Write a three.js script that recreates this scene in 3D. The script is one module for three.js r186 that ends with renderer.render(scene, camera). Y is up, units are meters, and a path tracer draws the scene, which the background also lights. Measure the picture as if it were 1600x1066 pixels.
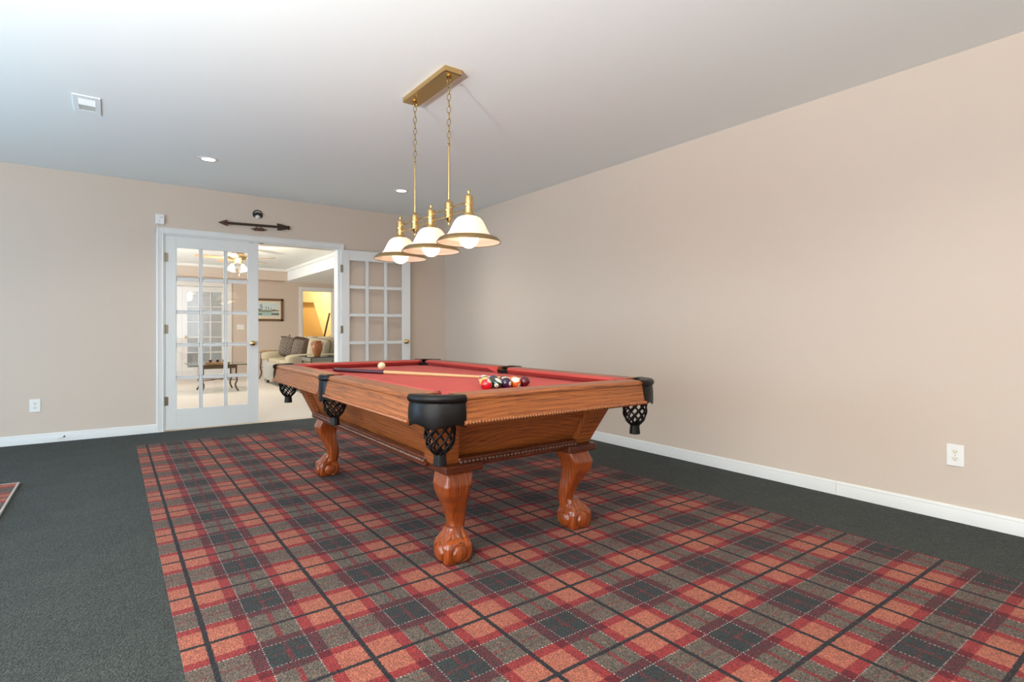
import * as THREE from 'three';
import { RoundedBoxGeometry } from 'three/addons/geometries/RoundedBoxGeometry.js';
import { mergeGeometries, toCreasedNormals } from 'three/addons/utils/BufferGeometryUtils.js';
import { RectAreaLightUniformsLib } from 'three/addons/lights/RectAreaLightUniformsLib.js';

// ------------------------------------------------------------------ camera, sky, light, exposure
const scene = new THREE.Scene();
const CAM_H = 1.037, F = 855.3;
const camera = new THREE.PerspectiveCamera(THREE.MathUtils.radToDeg(2 * Math.atan(533 / F)), 1600 / 1066, 0.05, 60);
camera.position.set(0, CAM_H, 0);
camera.rotation.y = -0.63137;
camera.setViewOffset(1600, 1066, 0, 16.35, 1600, 1066);   // lens shifted a little down: horizon above the middle
scene.add(camera);

const renderer = new THREE.WebGLRenderer();
renderer.toneMapping = THREE.LinearToneMapping;
renderer.toneMappingExposure = 1.08;
renderer.shadowMap.enabled = true;
scene.background = new THREE.Color(0.62, 0.78, 1.0);      // even bright sky outside the windows
RectAreaLightUniformsLib.init();

// room extents (metres)
const XR = 3.703, ZB = -6.633, H = 2.542, XL = -3.1, ZF = 3.0, WT = 0.13;
const FZ = -14.0, FXL = -2.6, FXR = 5.7;                  // the family room behind the double doors

// daylight through the windows: an area light in each opening, plus added fills marked below
function daylight(w, h, at, towards, color, intensity) {
  const l = new THREE.RectAreaLight(color, intensity, w, h);
  l.position.set(...at); scene.add(l); l.lookAt(...towards);
  return l;
}
daylight(3.6, 1.9, [XL + 0.03, 1.06, 0.3], [XR, 1.06, 0.3], new THREE.Color(0.97, 0.99, 1.0), 6.2);
daylight(1.7, 1.9, [XL + 0.03, 1.06, -4.1], [XR, 1.06, -4.1], new THREE.Color(0.42, 0.72, 1.0), 9.0);   // blue open sky on the shaded side
daylight(2.6, 1.3, [0.6, 1.5, ZF - 0.03], [0.6, 1.5, -5], new THREE.Color(0.92, 0.97, 1.0), 1.2);  // fill through the added window behind the viewer
daylight(3.2, 1.6, [FXL + 0.03, 1.3, -10.3], [FXR, 1.3, -10.3], new THREE.Color(0.97, 0.98, 1.0), 10.5);  // fill through the added side window of the family room
daylight(2.2, 1.7, [3.36, 1.25, -15.9], [0, 1.25, -15.9], new THREE.Color(0.92, 0.97, 1.0), 0.9);  // added panel light by the solid sunroom side wall, no window there

// ------------------------------------------------------------------ helpers
let seed = 12345;
const rnd = () => { seed = (seed * 1664525 + 1013904223) >>> 0; return seed / 4294967296; };
function hash2(x, y, k = 0) {
  let h = (x * 374761393 + y * 668265263 + k * 1274126177) | 0;
  h = Math.imul(h ^ (h >>> 13), 1274126177); h ^= h >>> 16;
  return (h >>> 0) / 4294967296;
}
function vnoise(x, y, px, py, k = 0) {                      // periodic value noise
  const xi = Math.floor(x), yi = Math.floor(y), fx = x - xi, fy = y - yi;
  const m = (a, p) => ((a % p) + p) % p, u = fx * fx * (3 - 2 * fx), v = fy * fy * (3 - 2 * fy);
  const a = hash2(m(xi, px), m(yi, py), k), b = hash2(m(xi + 1, px), m(yi, py), k);
  const c = hash2(m(xi, px), m(yi + 1, py), k), d = hash2(m(xi + 1, px), m(yi + 1, py), k);
  return (a * (1 - u) + b * u) * (1 - v) + (c * (1 - u) + d * u) * v;
}
const used = {};
function numbered(name) {
  used[name] = (used[name] ?? -1) + 1;
  return used[name] ? `${name}_${String(used[name]).padStart(3, '0')}` : name;
}
function shade(o) { o.traverse((m) => { if (m.isMesh) { m.castShadow = true; m.receiveShadow = true; } }); return o; }
function mesh(name, geo, mat, parent) {
  const g = Array.isArray(geo) ? merge(geo) : geo;
  const m = new THREE.Mesh(g, mat);
  m.name = parent && parent !== scene ? name : numbered(name);
  m.castShadow = m.receiveShadow = true;
  (parent ?? scene).add(m);
  return m;
}
function merge(list) { return mergeGeometries(list.map((g) => (g.index ? g.toNonIndexed() : g)).map((g) => { const k = g.clone(); for (const a of Object.keys(k.attributes)) if (!['position', 'normal', 'uv'].includes(a)) k.deleteAttribute(a); return k; })); }
function thing(name, label, category, pos = [0, 0, 0], turn = 0, group) {
  const o = new THREE.Group(); o.name = numbered(name); o.position.set(...pos); o.rotation.y = turn;
  o.userData = { label, category }; if (group) o.userData.group = group;
  scene.add(o); return o;
}
function tag(o, label, category, group) { Object.assign(o.userData, { label, category }); if (group) o.userData.group = group; return o; }
function struct(o, label) { o.userData.kind = 'structure'; if (label) o.userData.label = label; return o; }
function structGroup(name, label, pos = [0, 0, 0], turn = 0) {
  const o = new THREE.Group(); o.name = name; o.position.set(...pos); o.rotation.y = turn; scene.add(o); return struct(o, label);
}
function bx(w, h, d, x = 0, y = 0, z = 0, r = 0) {
  const g = r ? new RoundedBoxGeometry(w, h, d, 2, Math.min(r, w / 2.01, h / 2.01, d / 2.01)) : new THREE.BoxGeometry(w, h, d);
  return g.translate(x, y, z);
}
function span(x0, x1, y0, y1, z0, z1, r = 0) { return bx(x1 - x0, y1 - y0, z1 - z0, (x0 + x1) / 2, (y0 + y1) / 2, (z0 + z1) / 2, r); }
function cyl(r0, r1, h, x = 0, y = 0, z = 0, seg = 24) { return new THREE.CylinderGeometry(r0, r1, h, seg).translate(x, y, z); }
function lathe(pts, seg = 32) { return new THREE.LatheGeometry(pts.map((p) => new THREE.Vector2(p[0], p[1])), seg); }
function tube(pts, r, n = 24, rs = 8, closed = false) {
  return new THREE.TubeGeometry(new THREE.CatmullRomCurve3(pts.map((p) => new THREE.Vector3(...p)), closed), n, r, rs, closed);
}
function rodBetween(a, b, r, seg = 12) {
  const A = new THREE.Vector3(...a), B = new THREE.Vector3(...b), d = B.clone().sub(A), g = new THREE.CylinderGeometry(r, r, d.length(), seg);
  g.applyQuaternion(new THREE.Quaternion().setFromUnitVectors(new THREE.Vector3(0, 1, 0), d.clone().normalize()));
  return g.translate(...A.add(B).multiplyScalar(0.5).toArray());
}
// uv in metres from the object's own axes; u runs along the grain axis
function metreUV(g, grain = 'x', off = 0) {
  g = g.index ? g.toNonIndexed() : g;
  const p = g.attributes.position, n = g.attributes.normal, uv = new Float32Array(p.count * 2);
  const at = (i) => [p.getX(i), p.getY(i), p.getZ(i)];
  const ga = 'xyz'.indexOf(grain);
  for (let t = 0; t < p.count; t += 3) {
    const m = [0, 0, 0];
    for (let k = 0; k < 3; k++) { m[0] += Math.abs(n.getX(t + k)); m[1] += Math.abs(n.getY(t + k)); m[2] += Math.abs(n.getZ(t + k)); }
    const face = m.indexOf(Math.max(...m)), rest = [0, 1, 2].filter((a) => a !== face);
    const ua = face === ga ? rest[0] : ga, va = rest.find((a) => a !== ua);
    for (let k = 0; k < 3; k++) { const q = at(t + k); uv[(t + k) * 2] = q[ua] + off; uv[(t + k) * 2 + 1] = q[va] + off * 0.37; }
  }
  g.setAttribute('uv', new THREE.BufferAttribute(uv, 2));
  return g;
}
// solid board: four corners of its outer face (anticlockwise seen from outside) and a thickness inward
function slab(c, th) {
  const v = c.map((q) => new THREE.Vector3(...q));
  const n = v[1].clone().sub(v[0]).cross(v[3].clone().sub(v[0])).normalize();
  const w = v.map((q) => q.clone().addScaledVector(n, -th)), pos = [];
  const quad = (a, b, cc, d) => pos.push(...[a, b, cc, a, cc, d].flatMap((q) => q.toArray()));
  quad(...v); quad(w[3], w[2], w[1], w[0]);
  for (let i = 0; i < 4; i++) { const j = (i + 1) % 4; quad(v[j], v[i], w[i], w[j]); }
  const g = new THREE.BufferGeometry();
  g.setAttribute('position', new THREE.Float32BufferAttribute(pos, 3));
  g.computeVertexNormals();
  g.setAttribute('uv', new THREE.Float32BufferAttribute(new Float32Array(pos.length / 3 * 2), 2));
  return g;
}
// closed outline (u, v pairs) swept straight along z from 0 to len
function prism(outline, len) {
  const s = new THREE.Shape(outline.map((q) => new THREE.Vector2(q[0], q[1])));
  return new THREE.ExtrudeGeometry(s, { depth: len, bevelEnabled: false, curveSegments: 6 });
}
// grid surface from f(i/nu, j/nv) -> [x, y, z]
function gridGeo(nu, nv, f) {
  const pos = [], uv = [], idx = [];
  for (let j = 0; j <= nv; j++) for (let i = 0; i <= nu; i++) { pos.push(...f(i / nu, j / nv)); uv.push(i / nu, j / nv); }
  for (let j = 0; j < nv; j++) for (let i = 0; i < nu; i++) { const a = j * (nu + 1) + i, b = a + 1, c = a + nu + 1, d = c + 1; idx.push(a, b, d, a, d, c); }
  const g = new THREE.BufferGeometry();
  g.setAttribute('position', new THREE.Float32BufferAttribute(pos, 3));
  g.setAttribute('uv', new THREE.Float32BufferAttribute(uv, 2));
  g.setIndex(idx); g.computeVertexNormals();
  return g;
}
const spow = (x, e) => Math.sign(x) * Math.pow(Math.abs(x), e);
// soft cushion: square in outline, bulging, with a thin seam round the edge
function cushion(w, h, d, e = 0.35) {
  return gridGeo(32, 20, (u, v) => {
    const a = u * Math.PI * 2, b = (v - 0.5) * Math.PI, c = Math.pow(Math.max(Math.cos(b), 0), 0.6);
    return [w / 2 * c * spow(Math.cos(a), e), h / 2 * c * spow(Math.sin(a), e), d / 2 * Math.sin(b)];
  });
}
// padded block: box with strongly rounded, slightly swollen faces
function puff(w, h, d, e = 0.3) {
  return gridGeo(28, 20, (u, v) => {
    const a = u * Math.PI * 2, b = (v - 0.5) * Math.PI;
    return [w / 2 * spow(Math.cos(b), e) * spow(Math.cos(a), e), h / 2 * spow(Math.sin(b), e), -d / 2 * spow(Math.cos(b), e) * spow(Math.sin(a), e)];
  });
}

// ------------------------------------------------------------------ textures
function dataTex(w, h, fn, srgb = true) {
  const a = new Uint8Array(w * h * 4);
  for (let y = 0; y < h; y++) for (let x = 0; x < w; x++) {
    const c = fn(x, y), i = (y * w + x) * 4;
    a[i] = Math.max(0, Math.min(255, c[0])); a[i + 1] = Math.max(0, Math.min(255, c[1])); a[i + 2] = Math.max(0, Math.min(255, c[2])); a[i + 3] = 255;
  }
  const t = new THREE.DataTexture(a, w, h, THREE.RGBAFormat);
  t.wrapS = t.wrapT = THREE.RepeatWrapping; t.magFilter = THREE.LinearFilter; t.minFilter = THREE.LinearMipmapLinearFilter; t.generateMipmaps = true;
  if (srgb) t.colorSpace = THREE.SRGBColorSpace;
  t.needsUpdate = true; return t;
}
const scaled = (t, sx, sy = sx) => { const c = t.clone(); c.repeat.set(sx, sy); c.needsUpdate = true; return c; };

// oak: straight and cathedral grain with open pores, one tile is 1 m long and 0.5 m wide
function oakTexture(base, dark) {
  return dataTex(1024, 512, (x, y) => {
    const u = x / 1024, v = y / 512;
    const warp = (vnoise(u * 2, v * 3, 2, 3, 3) - 0.5) * 1.6 + (vnoise(u * 5, v * 9, 5, 9, 4) - 0.5) * 0.35;
    const ring = v * 26 + warp * 3.0;
    const s = ring - Math.floor(ring);
    const late = Math.pow(s, 2.2);
    const pore = vnoise(u * 26, v * 256, 26, 256, 7) * vnoise(u * 9, v * 128, 9, 128, 8);
    const fine = vnoise(u * 7, v * 170, 7, 170, 9) - 0.5;
    const k = Math.max(0, Math.min(1, 0.12 + 0.36 * late + fine * 0.42 + (pore > 0.46 ? 0.3 : 0)));
    const j = 1 + (hash2(x, y, 5) - 0.5) * 0.05;
    return [0, 1, 2].map((i) => (base[i] * (1 - k) + dark[i] * k) * j);
  });
}
const oakTex = oakTexture([172, 97, 44], [78, 36, 13]);

// tartan weave of the inlaid carpet: 3 x 3 repeats of 0.408 m, 128 tufts to a repeat
const ZONE = (f) => {                                       // f = tufts from the black line
  const t = ((f % 128) + 128) % 128, d = Math.min(t, 128 - t);
  return { d, t, z: d < 31 ? 'P' : d < 43 ? 'R' : 'T', white: d >= 43 && d < 44, mid: d > 61.6 };
};
const TARTAN = { PP: [187, 106, 82], PR: [156, 46, 47], RR: [108, 12, 25], PT: [110, 99, 87], RT: [90, 44, 48], TT: [45, 55, 54] };
const tuftAt = (cx, cy) => {
  const a = ZONE(cx), b = ZONE(cy), j = hash2(cx, cy, 11), k = hash2(cx, cy, 12);
  const key = [a.z, b.z].sort().join(''), twill = ((cx + cy) % 4 + 4) % 4 < 2;
  let c = TARTAN[key];
  if (key === 'PT') c = j < 0.22 ? [136, 104, 85] : j > 0.72 ? [72, 73, 66] : c;
  if (key === 'RT') c = j < 0.28 ? [118, 34, 40] : j > 0.75 ? [56, 43, 45] : c;
  if (key === 'PR') c = twill ? [146, 34, 38] : [168, 58, 54];
  if (key === 'TT' && j < 0.1) c = [84, 36, 40];
  if (a.mid && b.z !== 'R' && k < (b.z === 'T' ? 0.35 : 0.8)) c = [138, 33, 40];
  if (b.mid && a.z !== 'R' && k > (a.z === 'T' ? 0.75 : 0.62)) c = [130, 40, 43];
  if (b.z === 'T' && b.d > 53 && b.d < 55 && a.z === 'P' && k > 0.5) c = [128, 45, 45];
  if (a.white && (cy & 3) < 2) c = [190, 181, 171];
  if (b.white && (cx & 3) < 2) c = [190, 181, 171];
  if (a.d < 2.3) c = j < 0.1 ? [70, 50, 54] : [30, 27, 33];
  else if (b.d < 2.1) c = j < 0.15 ? [80, 56, 54] : [33, 29, 34];
  const l = 0.60 + 0.42 * hash2(cx, cy, 13);
  return [c[0] * l, c[1] * l, c[2] * l];
};
const CELLS = 384, TS = 2048;
const tartanTex = dataTex(TS, TS, (x, y) => {
  const jx = (vnoise(x / 4, y / 4, TS / 4, TS / 4, 21) - 0.5) * 1.3, jy = (vnoise(x / 4, y / 4, TS / 4, TS / 4, 22) - 0.5) * 1.3;
  const fx = x / TS * CELLS + jx, fy = y / TS * CELLS + jy;
  return tuftAt(((Math.floor(fx) % CELLS) + CELLS) % CELLS, ((Math.floor(fy) % CELLS) + CELLS) % CELLS);
});
const pileBump = dataTex(512, 512, (x, y) => {
  const v = 255 * (0.6 * vnoise(x / 5, y / 5, 102, 102, 31) + 0.4 * vnoise(x / 2.5, y / 2.5, 204, 204, 32));
  return [v, v, v];
}, false);
const carpetTex = dataTex(1024, 1024, (x, y) => {
  const n = vnoise(x / 3, y / 3, 341, 341, 41), m = vnoise(x / 90, y / 90, 11, 11, 42), h = hash2(x >> 1, y >> 1, 43);
  const l = 0.42 + 1.0 * n + 0.10 * (m - 0.5);
  const warm = h < 0.2 ? 6 : 0;
  return [(55 + warm) * l, (59 + warm * 0.4) * l, 55 * l];
});
const beigeCarpetTex = dataTex(512, 512, (x, y) => {
  const l = 0.94 + 0.12 * vnoise(x / 3, y / 3, 170, 170, 51);
  return [217 * l, 208 * l, 197 * l];
});
const feltTex = dataTex(512, 512, (x, y) => {
  const l = 0.93 + 0.14 * vnoise(x / 2, y / 2, 256, 256, 61) + 0.04 * (vnoise(x / 60, y / 60, 8, 8, 62) - 0.5);
  return [190 * l, 74 * l, 66 * l];
});

// ------------------------------------------------------------------ materials
const std = (o) => new THREE.MeshStandardMaterial(o);
const phy = (o) => new THREE.MeshPhysicalMaterial(o);
const MAT = {
  wall: std({ color: '#d3c1b0', roughness: 0.85 }),
  ceiling: std({ color: '#f0f3f0', roughness: 0.92 }),
  trim: std({ color: '#e5e3de', roughness: 0.4 }),
  doorPaint: std({ color: '#e2e0db', roughness: 0.38 }),
  glass: phy({ color: '#ffffff', roughness: 0.0, transmission: 1, thickness: 0, ior: 2.0 }),
  carpet: phy({ map: scaled(carpetTex, 1.0), roughness: 1, sheen: 0.22, sheenRoughness: 0.5, sheenColor: new THREE.Color('#8a9294'), bumpMap: scaled(pileBump, 2.5), bumpScale: 0.006 }),
  beigeCarpet: std({ map: scaled(beigeCarpetTex, 2), roughness: 1 }),
  tartan: phy({ map: tartanTex, roughness: 1, sheen: 0.15, sheenRoughness: 0.5, sheenColor: new THREE.Color('#a09a98'), bumpMap: scaled(pileBump, 3), bumpScale: 0.005 }),
  oak: phy({ map: scaled(oakTex, 1, 2), roughness: 0.4, clearcoat: 0.25, clearcoatRoughness: 0.2 }),
  leather: phy({ color: '#120e0c', roughness: 0.4, specularIntensity: 0.5 }),
  felt: phy({ map: scaled(feltTex, 3), roughness: 1, sheen: 0.4, sheenRoughness: 0.6, sheenColor: new THREE.Color('#e08a80') }),
  brass: std({ color: '#d2b078', roughness: 0.17, metalness: 1 }),
  brassDark: std({ color: '#ad9468', roughness: 0.36, metalness: 1 }),
  opal: phy({ color: '#fff0da', roughness: 0.9, transmission: 0.3, thickness: 0 }),
  bulb: std({ color: '#ffffff', emissive: new THREE.Color(1.0, 0.86, 0.66), emissiveIntensity: 1.8, roughness: 0.5 }),
  canLens: std({ color: '#ffffff', emissive: new THREE.Color(1.0, 0.96, 0.9), emissiveIntensity: 4 }),
  hinge: std({ color: '#9a907c', roughness: 0.4, metalness: 1 }),
  black: std({ color: '#141414', roughness: 0.6 }),
  plastic: std({ color: '#efece6', roughness: 0.45 }),
  slot: std({ color: '#3a352f', roughness: 0.7 }),
  steel: std({ color: '#b9b7b2', roughness: 0.35, metalness: 1 }),
  darkWood: std({ color: '#4a2f20', roughness: 0.5 }),
  bronze: std({ color: '#5b4a3a', roughness: 0.45, metalness: 0.6 }),
};

// ------------------------------------------------------------------ room shell
function wallWithHoles(name, label, w, h, holes, mat, th = WT) {   // drawn in x-y from (0,0), thickness along +z
  const s = new THREE.Shape([[0, 0], [w, 0], [w, h], [0, h]].map((q) => new THREE.Vector2(...q)));
  for (const [x0, x1, y0, y1] of holes) s.holes.push(new THREE.Path([[x0, y0], [x0, y1], [x1, y1], [x1, y0]].map((q) => new THREE.Vector2(...q))));
  const m = mesh(name, new THREE.ExtrudeGeometry(s, { depth: th, bevelEnabled: false }), mat);
  return struct(m, label);
}
const DX0 = 0.430, DX1 = 2.232, DTOP = 2.032;             // opening of the double doors
const wb = wallWithHoles('wall_back', 'beige wall with the white double French doors', XR - XL + 2 * WT, H, [[DX0 - XL + WT, DX1 - XL + WT, -0.001, DTOP]].map(([a, b, c, d]) => [a, b, 0.0005, d]), MAT.wall);
wb.position.set(XL - WT, 0, ZB - WT);
struct(mesh('wall_right', span(XR, XR + WT, 0, H, ZB - WT, ZF + WT), MAT.wall), 'long bare beige wall beside the pool table');
const wl = wallWithHoles('wall_left', 'beige wall with the patio doors, left of the picture', ZF - ZB, H, [[ZF - 2.2, ZF + 1.6, 0.0005, 2.06], [ZF + 3.2, ZF + 5.0, 0.0005, 2.06]], MAT.wall);
wl.rotation.y = Math.PI / 2; wl.position.set(XL - WT, 0, ZF);
const wf = wallWithHoles('wall_front', 'beige wall with an added window, behind the viewer', XR - XL + 2 * WT, H, [[0.6 - 1.4 - XL + WT, 0.6 + 1.4 - XL + WT, 0.8, 2.2]], MAT.wall);
wf.position.set(XL - WT, 0, ZF);
struct(mesh('ceiling', span(XL - WT, XR + WT, H, H + 0.12, ZB - WT, ZF + WT), MAT.ceiling), 'smooth white ceiling over the pool table');
const floorGeo = metreUV(span(XL - WT, XR + WT, -0.1, 0, ZB, ZF + WT), 'x');
struct(mesh('floor', floorGeo, MAT.carpet), 'dark grey-green cut-pile carpet');

// inlaid tartan carpet
const TX0 = 0.178, TX1 = 3.02, TZ0 = -5.945, TZ1 = 2.2;
{
  const g = span(TX0, TX1, -0.02, 0.005, TZ0, TZ1);
  const p = g.attributes.position, uv = g.attributes.uv;
  for (let i = 0; i < p.count; i++) uv.setXY(i, (p.getX(i) - 0.2525) / (0.4125 * 3), -(p.getZ(i) + 0.44) / (0.4015 * 3));
  const t = mesh('tartan_carpet', g, MAT.tartan);
  tag(t, 'large red and grey tartan carpet laid under the pool table', 'carpet');
}
{
  const t = thing('tartan_mat', 'small red tartan mat with pale bound edge, left of the large tartan carpet', 'mat', [-0.5, 0, -4.95]);
  const g = span(-1.6, -0.01, 0, 0.012, 0.006, 1.9);
  const p = g.attributes.position, uv = g.attributes.uv;
  for (let i = 0; i < p.count; i++) uv.setXY(i, p.getX(i) / 1.2, -p.getZ(i) / 1.2);
  mesh('woven_field', g, MAT.tartan, t);
  const bind = std({ color: '#a8a29a', roughness: 1 });
  mesh('binding', [span(-0.014, 0, 0, 0.014, 0, 1.92, 0.005), span(-1.62, 0, 0, 0.014, 0, 0.01, 0.004), span(-1.63, -1.6, 0, 0.014, 0, 1.92, 0.006), span(-1.62, 0, 0, 0.014, 1.89, 1.92, 0.006)], bind, t);
}

// baseboards
function baseProfile() { return [[0, 0], [0.014, 0], [0.014, 0.062], [0.011, 0.068], [0.012, 0.074], [0.006, 0.084], [0, 0.086]]; }
function baseboard(name, label, a, b, turn) {              // from a, length b, profile grows towards local +x, runs along local +z
  const m = mesh(name, toCreasedNormals(prism(baseProfile(), b), 0.5), MAT.trim);
  m.position.set(...a); m.rotation.y = turn; return struct(m, label);
}
baseboard('baseboard_back', 'white baseboard left of the double doors', [XL, 0, ZB], DX0 - 0.065 - XL, Math.PI / 2).scale.x = -1;
wb.updateMatrix();
baseboard('baseboard_back_right', 'white baseboard right of the double doors', [DX1 + 0.065, 0, ZB], XR - DX1 - 0.065, Math.PI / 2).scale.x = -1;
baseboard('baseboard_right', 'white baseboard along the long bare wall', [XR, 0, ZB], 5.05, 0).scale.x = -1;
baseboard('baseboard_right_front', 'white baseboard along the long bare wall, after the joint', [XR, 0, ZB + 5.052], ZF - ZB - 5.052, 0).scale.x = -1;

// door casing and jambs
{
  const t = structGroup('trim_1', 'white casing round the double doors');
  const prof = (w) => [[0, 0], [w, 0], [w, 0.012], [w - 0.012, 0.02], [w - 0.03, 0.014], [0.012, 0.013], [0.006, 0.016], [0, 0.012]];
  const side = (x, flip) => { const g = prism(prof(0.065), DTOP + 0.065).rotateX(-Math.PI / 2); if (flip) g.scale(-1, 1, 1); return g; };
  const mk = (g, n) => { const m = mesh(n, toCreasedNormals(g.toNonIndexed(), 0.4), MAT.trim, t); return m; };
  const s1 = prism(prof(0.065), DTOP + 0.065); s1.rotateX(-Math.PI / 2);     // x stays, profile depth to -z ... turned so depth faces the room
  for (const [x, sx] of [[DX0, -1], [DX1, 1]]) {
    const m = mk(prism(prof(0.065).map(([a, b]) => [sx * a, b]), DTOP + 0.065), 'side_casing');
    m.rotation.x = -Math.PI / 2; m.scale.y = -1; m.position.set(x, 0, ZB);
  }
  const m = mk(prism(prof(0.065).map(([a, b]) => [b, a]), DX1 - DX0 + 0.13), 'head_casing');
  m.rotation.y = Math.PI / 2; m.scale.x = -1; m.position.set(DX0 - 0.065, DTOP, ZB);
  mesh('jamb', span(DX0 - 0.002, DX0 + 0.012, 0, DTOP, ZB - WT, ZB + 0.004), MAT.trim, t);
  mesh('jamb', span(DX1 - 0.012, DX1 + 0.002, 0, DTOP, ZB - WT, ZB + 0.004), MAT.trim, t);
  mesh('head_jamb', span(DX0 + 0.012, DX1 - 0.012, DTOP - 0.012, DTOP + 0.002, ZB - WT, ZB + 0.004), MAT.trim, t);
  for (const x of [1.262, 1.36]) mesh('ball_catch', [span(x - 0.022, x + 0.022, DTOP - 0.018, DTOP - 0.011, ZB - 0.034, ZB + 0.003), cyl(0.008, 0.008, 0.012, x, DTOP - 0.018, ZB - 0.012, 12)], MAT.brassDark, t);
}

// French door leaf: hinge edge at x = 0, runs to x = w, faces +z, 3 x 5 panes
function frenchDoor(name, label, w, h, pos, turn, knobAtEnd = true, detail = true, knob = true) {
  const t = structGroup(name, label, pos, turn), th = 0.036, y0 = 0.014;
  const gx0 = 0.095, gx1 = w - 0.105, gy0 = 0.215, gy1 = h - 0.115, mw = 0.024;
  const part = (n, g) => mesh(n, g, MAT.doorPaint, t);
  part('stile', span(0, gx0, y0, h, -th, 0, 0.003)); part('stile', span(gx1, w, y0, h, -th, 0, 0.003));
  part('rail', span(gx0, gx1, y0, gy0, -th, 0)); part('rail', span(gx0, gx1, gy1, h, -th, 0));
  const cw = (gx1 - gx0 - 2 * mw) / 3, ch = (gy1 - gy0 - 4 * mw) / 5;
  for (let i = 1; i < 3; i++) { const x = gx0 + i * cw + (i - 1) * mw; part('muntin', span(x, x + mw, gy0, gy1, -th + 0.006, -0.006, 0.005)); }
  for (let j = 1; j < 5; j++) for (let i = 0; i < 3; i++) {
    const y = gy0 + j * ch + (j - 1) * mw, x = gx0 + i * (cw + mw);
    part('muntin', span(x, x + cw, y, y + mw, -th + 0.006, -0.006, 0.005));
  }
  for (let j = 0; j < 5; j++) for (let i = 0; i < 3; i++) {
    const x = gx0 + i * (cw + mw), y = gy0 + j * (ch + mw), g = new THREE.PlaneGeometry(cw, ch).translate(x + cw / 2, y + ch / 2, -th / 2);
    mesh('pane', g, MAT.glass, t);
    if (detail) {
      const b = 0.007, f = -0.006;                         // glazing bead round the pane
      part('glazing_bead', [span(x, x + cw, y, y + b, f - 0.008, f + 0.004), span(x, x + cw, y + ch - b, y + ch, f - 0.008, f + 0.004), span(x, x + b, y, y + ch, f - 0.008, f + 0.004), span(x + cw - b, x + cw, y, y + ch, f - 0.008, f + 0.004)]);
    }
  }
  const kx = knobAtEnd ? w - 0.06 : 0.06, ky = 0.895;
  const prof = [[0, 0.062], [0.012, 0.061], [0.022, 0.056], [0.027, 0.046], [0.026, 0.036], [0.017, 0.026], [0.011, 0.02], [0.011, 0.008], [0.028, 0.006], [0.03, 0.002], [0.03, 0]].reverse();
  const kn = lathe(prof, 24).rotateX(Math.PI / 2);
  if (knob) mesh('knob', [kn.clone().translate(kx, ky, 0), kn.clone().rotateY(Math.PI).translate(kx, ky, -th)], MAT.brass, t);
  if (detail) for (const y of [0.31, 1.05, 1.79]) {
    mesh('hinge', [cyl(0.006, 0.006, 0.09, -0.004, y, 0.004, 10), span(0, 0.026, y - 0.045, y + 0.045, -0.002, 0.0015), cyl(0.004, 0.004, 0.1, -0.004, y, 0.004, 8)], MAT.hinge, t);
  }
  return t;
}
frenchDoor('door_1', 'closed white French door leaf with fifteen panes', 0.884, 2.018, [0.444, 0, ZB], 0);
// the other leaf stands open against the wall: hinge at its left, back of the leaf towards the wall
{
  const d = frenchDoor('door_2', 'open white French door leaf folded back against the wall', 0.884, 2.018, [DX1 + 0.014, 0, ZB + 0.05], -0.085);
}

// windows out of the frame that let the daylight in; the rear one is added for fill
{
  const t = structGroup('window_1', 'white framed patio doors in the left wall', [XL - 0.06, 0, 0.3]);
  mesh('window_frame', [span(-0.03, 0.03, 0, 2.06, -1.9, -1.82), span(-0.03, 0.03, 0, 2.06, 1.82, 1.9), span(-0.03, 0.03, 1.98, 2.06, -1.9, 1.9), span(-0.03, 0.03, 0, 0.09, -1.9, 1.9), span(-0.03, 0.03, 0, 2.06, -0.05, 0.05)], MAT.trim, t);
  for (const k of [-1, 1]) mesh('pane', new THREE.PlaneGeometry(1.77, 1.89).rotateY(Math.PI / 2).translate(0, 1.035, k * 0.935), MAT.glass, t);
  const t2 = structGroup('window_5', 'white framed glass door in the left wall near the corner', [XL - 0.06, 0, -4.1]);
  mesh('window_frame', [span(-0.03, 0.03, 0, 2.06, -0.9, -0.82), span(-0.03, 0.03, 0, 2.06, 0.82, 0.9), span(-0.03, 0.03, 1.98, 2.06, -0.9, 0.9), span(-0.03, 0.03, 0, 0.09, -0.9, 0.9)], MAT.trim, t2);
  mesh('pane', new THREE.PlaneGeometry(1.64, 1.89).rotateY(Math.PI / 2).translate(0, 1.035, 0), MAT.glass, t2);
  const u = structGroup('added_window_2', 'white framed window added behind the viewer as fill light', [0.6, 1.5, ZF + 0.06]);  // unseen window added to brighten the right wall and table end
  mesh('window_frame', [span(-1.4, -1.33, -0.7, 0.7, -0.03, 0.03), span(1.33, 1.4, -0.7, 0.7, -0.03, 0.03), span(-1.4, 1.4, 0.63, 0.7, -0.03, 0.03), span(-1.4, 1.4, -0.7, -0.63, -0.03, 0.03), span(-0.03, 0.03, -0.7, 0.7, -0.03, 0.03)], MAT.trim, u);
  for (const s of [-1, 1]) mesh('pane', new THREE.PlaneGeometry(1.3, 1.26).translate(s * 0.68, 0, 0), MAT.glass, u);
}

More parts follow.
